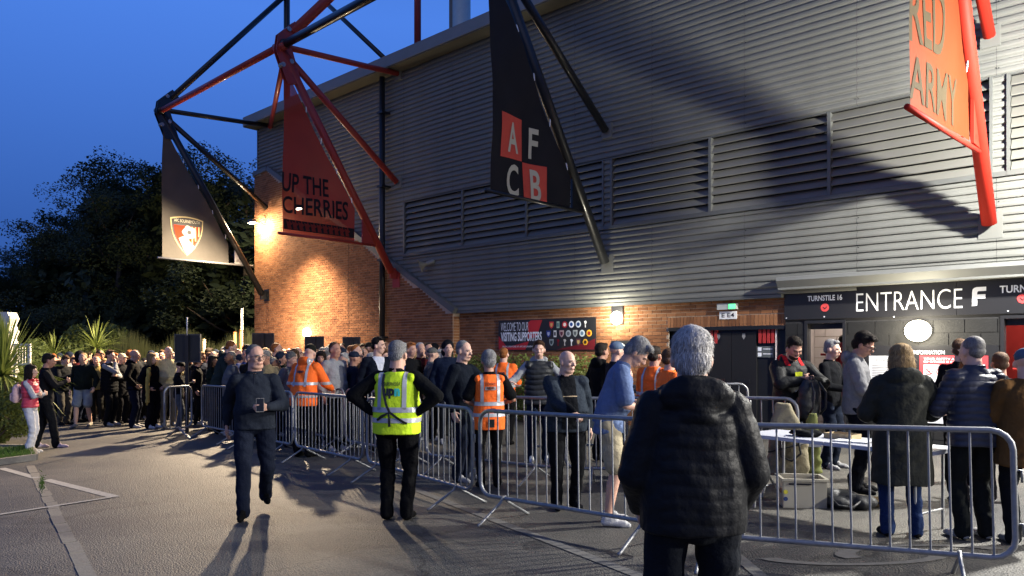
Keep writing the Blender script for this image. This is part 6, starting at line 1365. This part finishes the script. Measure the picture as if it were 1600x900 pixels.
# translucent white crate under the table
p = gpt(1252, 789); t = thing('plastic_crate', 'translucent white plastic crate with round stickers under the search table', 'crate', p, R(-8)); M_cr8 = mat('crate_plastic', (.42, .40, .34), .45, var=.1, trans=.35)
W2, D2, H2 = .21, .16, .27
for a, c in (((-W2, -D2, .0), (W2, D2, .012)), ((-W2, -D2, .013), (W2, -D2 + .012, H2)), ((-W2, D2 - .012, .013), (W2, D2, H2)), ((-W2, -D2 + .013, .013), (-W2 + .012, D2 - .013, H2)), ((W2 - .012, -D2 + .013, .013), (W2, D2 - .013, H2))): MB().box(a, c).build('panel', M_cr8, t)
rm = MB(); [rm.box(a, c) for a, c in (((-W2 - .02, -D2 - .02, H2 + .001), (W2 + .02, -D2 + .01, H2 + .025)), ((-W2 - .02, D2 - .01, H2 + .001), (W2 + .02, D2 + .02, H2 + .025)), ((-W2 - .02, -D2 + .011, H2 + .001), (-W2 + .01, D2 - .011, H2 + .025)), ((W2 - .01, -D2 + .011, H2 + .001), (W2 + .02, D2 - .011, H2 + .025)))]; rm.build('rim', M_cr8, t)
MB().box((-.16, -D2 - .012, .235), (.06, -D2 - .002, .25)).build('handle', cloth('#22242c'), t)
for i, (z_, c) in enumerate(((.16, '#b8b040'), (.09, '#2a3a68'))): MB().tube((-.19, -D2 - .006, z_), (-.19, -D2 - .001, z_), .022, n=14).build('sticker', mat('sticker_%d' % i, c, .5), t)
b = MB(); [b.ell((rnd.uniform(-.15, .15), rnd.uniform(-.1, .1), .10 + rnd.uniform(0, .06)), (.09, .07, .06)) for _ in range(6)]; put('contents', solidify(b, .012, 'contents', 2, .004), cloth('#8a6a50'), t)
# slumped bags on the ground
p = gpt(1322, 793); t = thing('holdall', 'slumped black holdall on the ground behind the nearest barrier', 'bag', p, R(-30)); b = MB(); [b.ell((x_, y_, z_), (r_, r_ * .8, h_)) for x_, y_, z_, r_, h_ in ((-.16, 0, .09, .15, .10), (0, .02, .08, .17, .09), (.15, 0, .07, .14, .08), (-.05, -.05, .06, .14, .07))]; b.v = [(x_, y_, max(z_, .004)) for x_, y_, z_ in b.v]; put('bag', solidify(b, .012, 'bag', 2, .010, seed=4), M_ruck, t)
MB().path([(-.15, -.10, .12), (-.05, -.20, .05), (.08, -.18, .04), (.15, -.08, .10)], .012, 8).build('strap', M_ruck, t, True)
p = gpt(1368, 792); t = thing('small_bag', 'small tan and black bag beside the slumped holdall', 'bag', p, R(20)); b = MB(); b.ell((0, 0, .05), (.11, .07, .055)); b.ell((.06, .02, .05), (.06, .05, .05)); b.v = [(x_, y_, max(z_, .004)) for x_, y_, z_ in b.v]; put('bag', solidify(b, .01, 'bag', 2, .006), cloth('#6a5a40'), t)
MB().path([(-.06, -.05, .08), (0, -.10, .03), (.06, -.05, .08)], .008, 6).build('strap', M_ruck, t, True)
# cream sack and yellow cloth hung on the inner barrier
X = (1232 - 800) / F * 8.0; t = thing('cream_bag', 'tall cream cloth sack with black straps hanging on the inner barrier', 'bag', (X, 8.02, gz(X)), R(-25)); b = MB(); b.loft([(0, 0, .26, .20, .10), (0, 0, .34, .22, .12), (0, 0, .60, .20, .10), (-.03, 0, .85, .14, .07), (-.05, 0, 1.02, .07, .045)], 22); put('bag', solidify(b, .012, 'bag', 3, .010, seed=3), cloth('#77705c'), t)
MB().path([(.04, -.11, .72), (.12, -.13, .62), (.14, -.13, .50), (.05, -.14, .42), (-.05, -.14, .46), (-.06, -.12, .66)], .012, 8).build('strap', M_ruck, t, True); MB().path([(-.19, -.10, .50), (0, -.145, .56), (.2, -.10, .62)], .011, 8).build('strap', M_ruck, t, True)
t = thing('hivis_cloth', 'crumpled yellow high-visibility garment hanging beside the cream sack', 'garment', (X + .26, 8.0, gz(X)), R(-20)); b = MB(); b.loft([(0, 0, .28, .10, .05), (0, 0, .5, .08, .05), (0, 0, .75, .07, .04), (0, 0, .92, .04, .03)], 18); put('cloth', solidify(b, .010, 'cloth', 2, .012, seed=8), mat('hivis_dull', (.11, .12, .03), .8, bump=.3), t); put('reflective_band', MB().box((-.085, -.056, .56), (.085, -.050, .60)).mesh('reflective_band'), M_strip, t)
# sunglasses-style yellow scarf for the fair-haired woman
X = (240 - 800) / F * 17.4; t = thing('scarf', 'long pale yellow scarf hanging down the front of the black coat', 'scarf', (X, 17.2, gz(X)), R(-20)); b = MB(); b.path([(0, -.02, 1.42), (.03, -.05, 1.30), (.02, -.08, 1.05), (.03, -.08, .75), (.02, -.07, .62)], [.05, .05, .045, .045, .05], 10); put('cloth', solidify(b, .012, 'cloth', 2, .008), cloth('#a89450'), t); MB().path([(0, -.07, .62), (0, -.07, .56)], .02, 6).build('fringe', cloth('#a89450'), t)
bpy.data.scenes.remove(TMP)
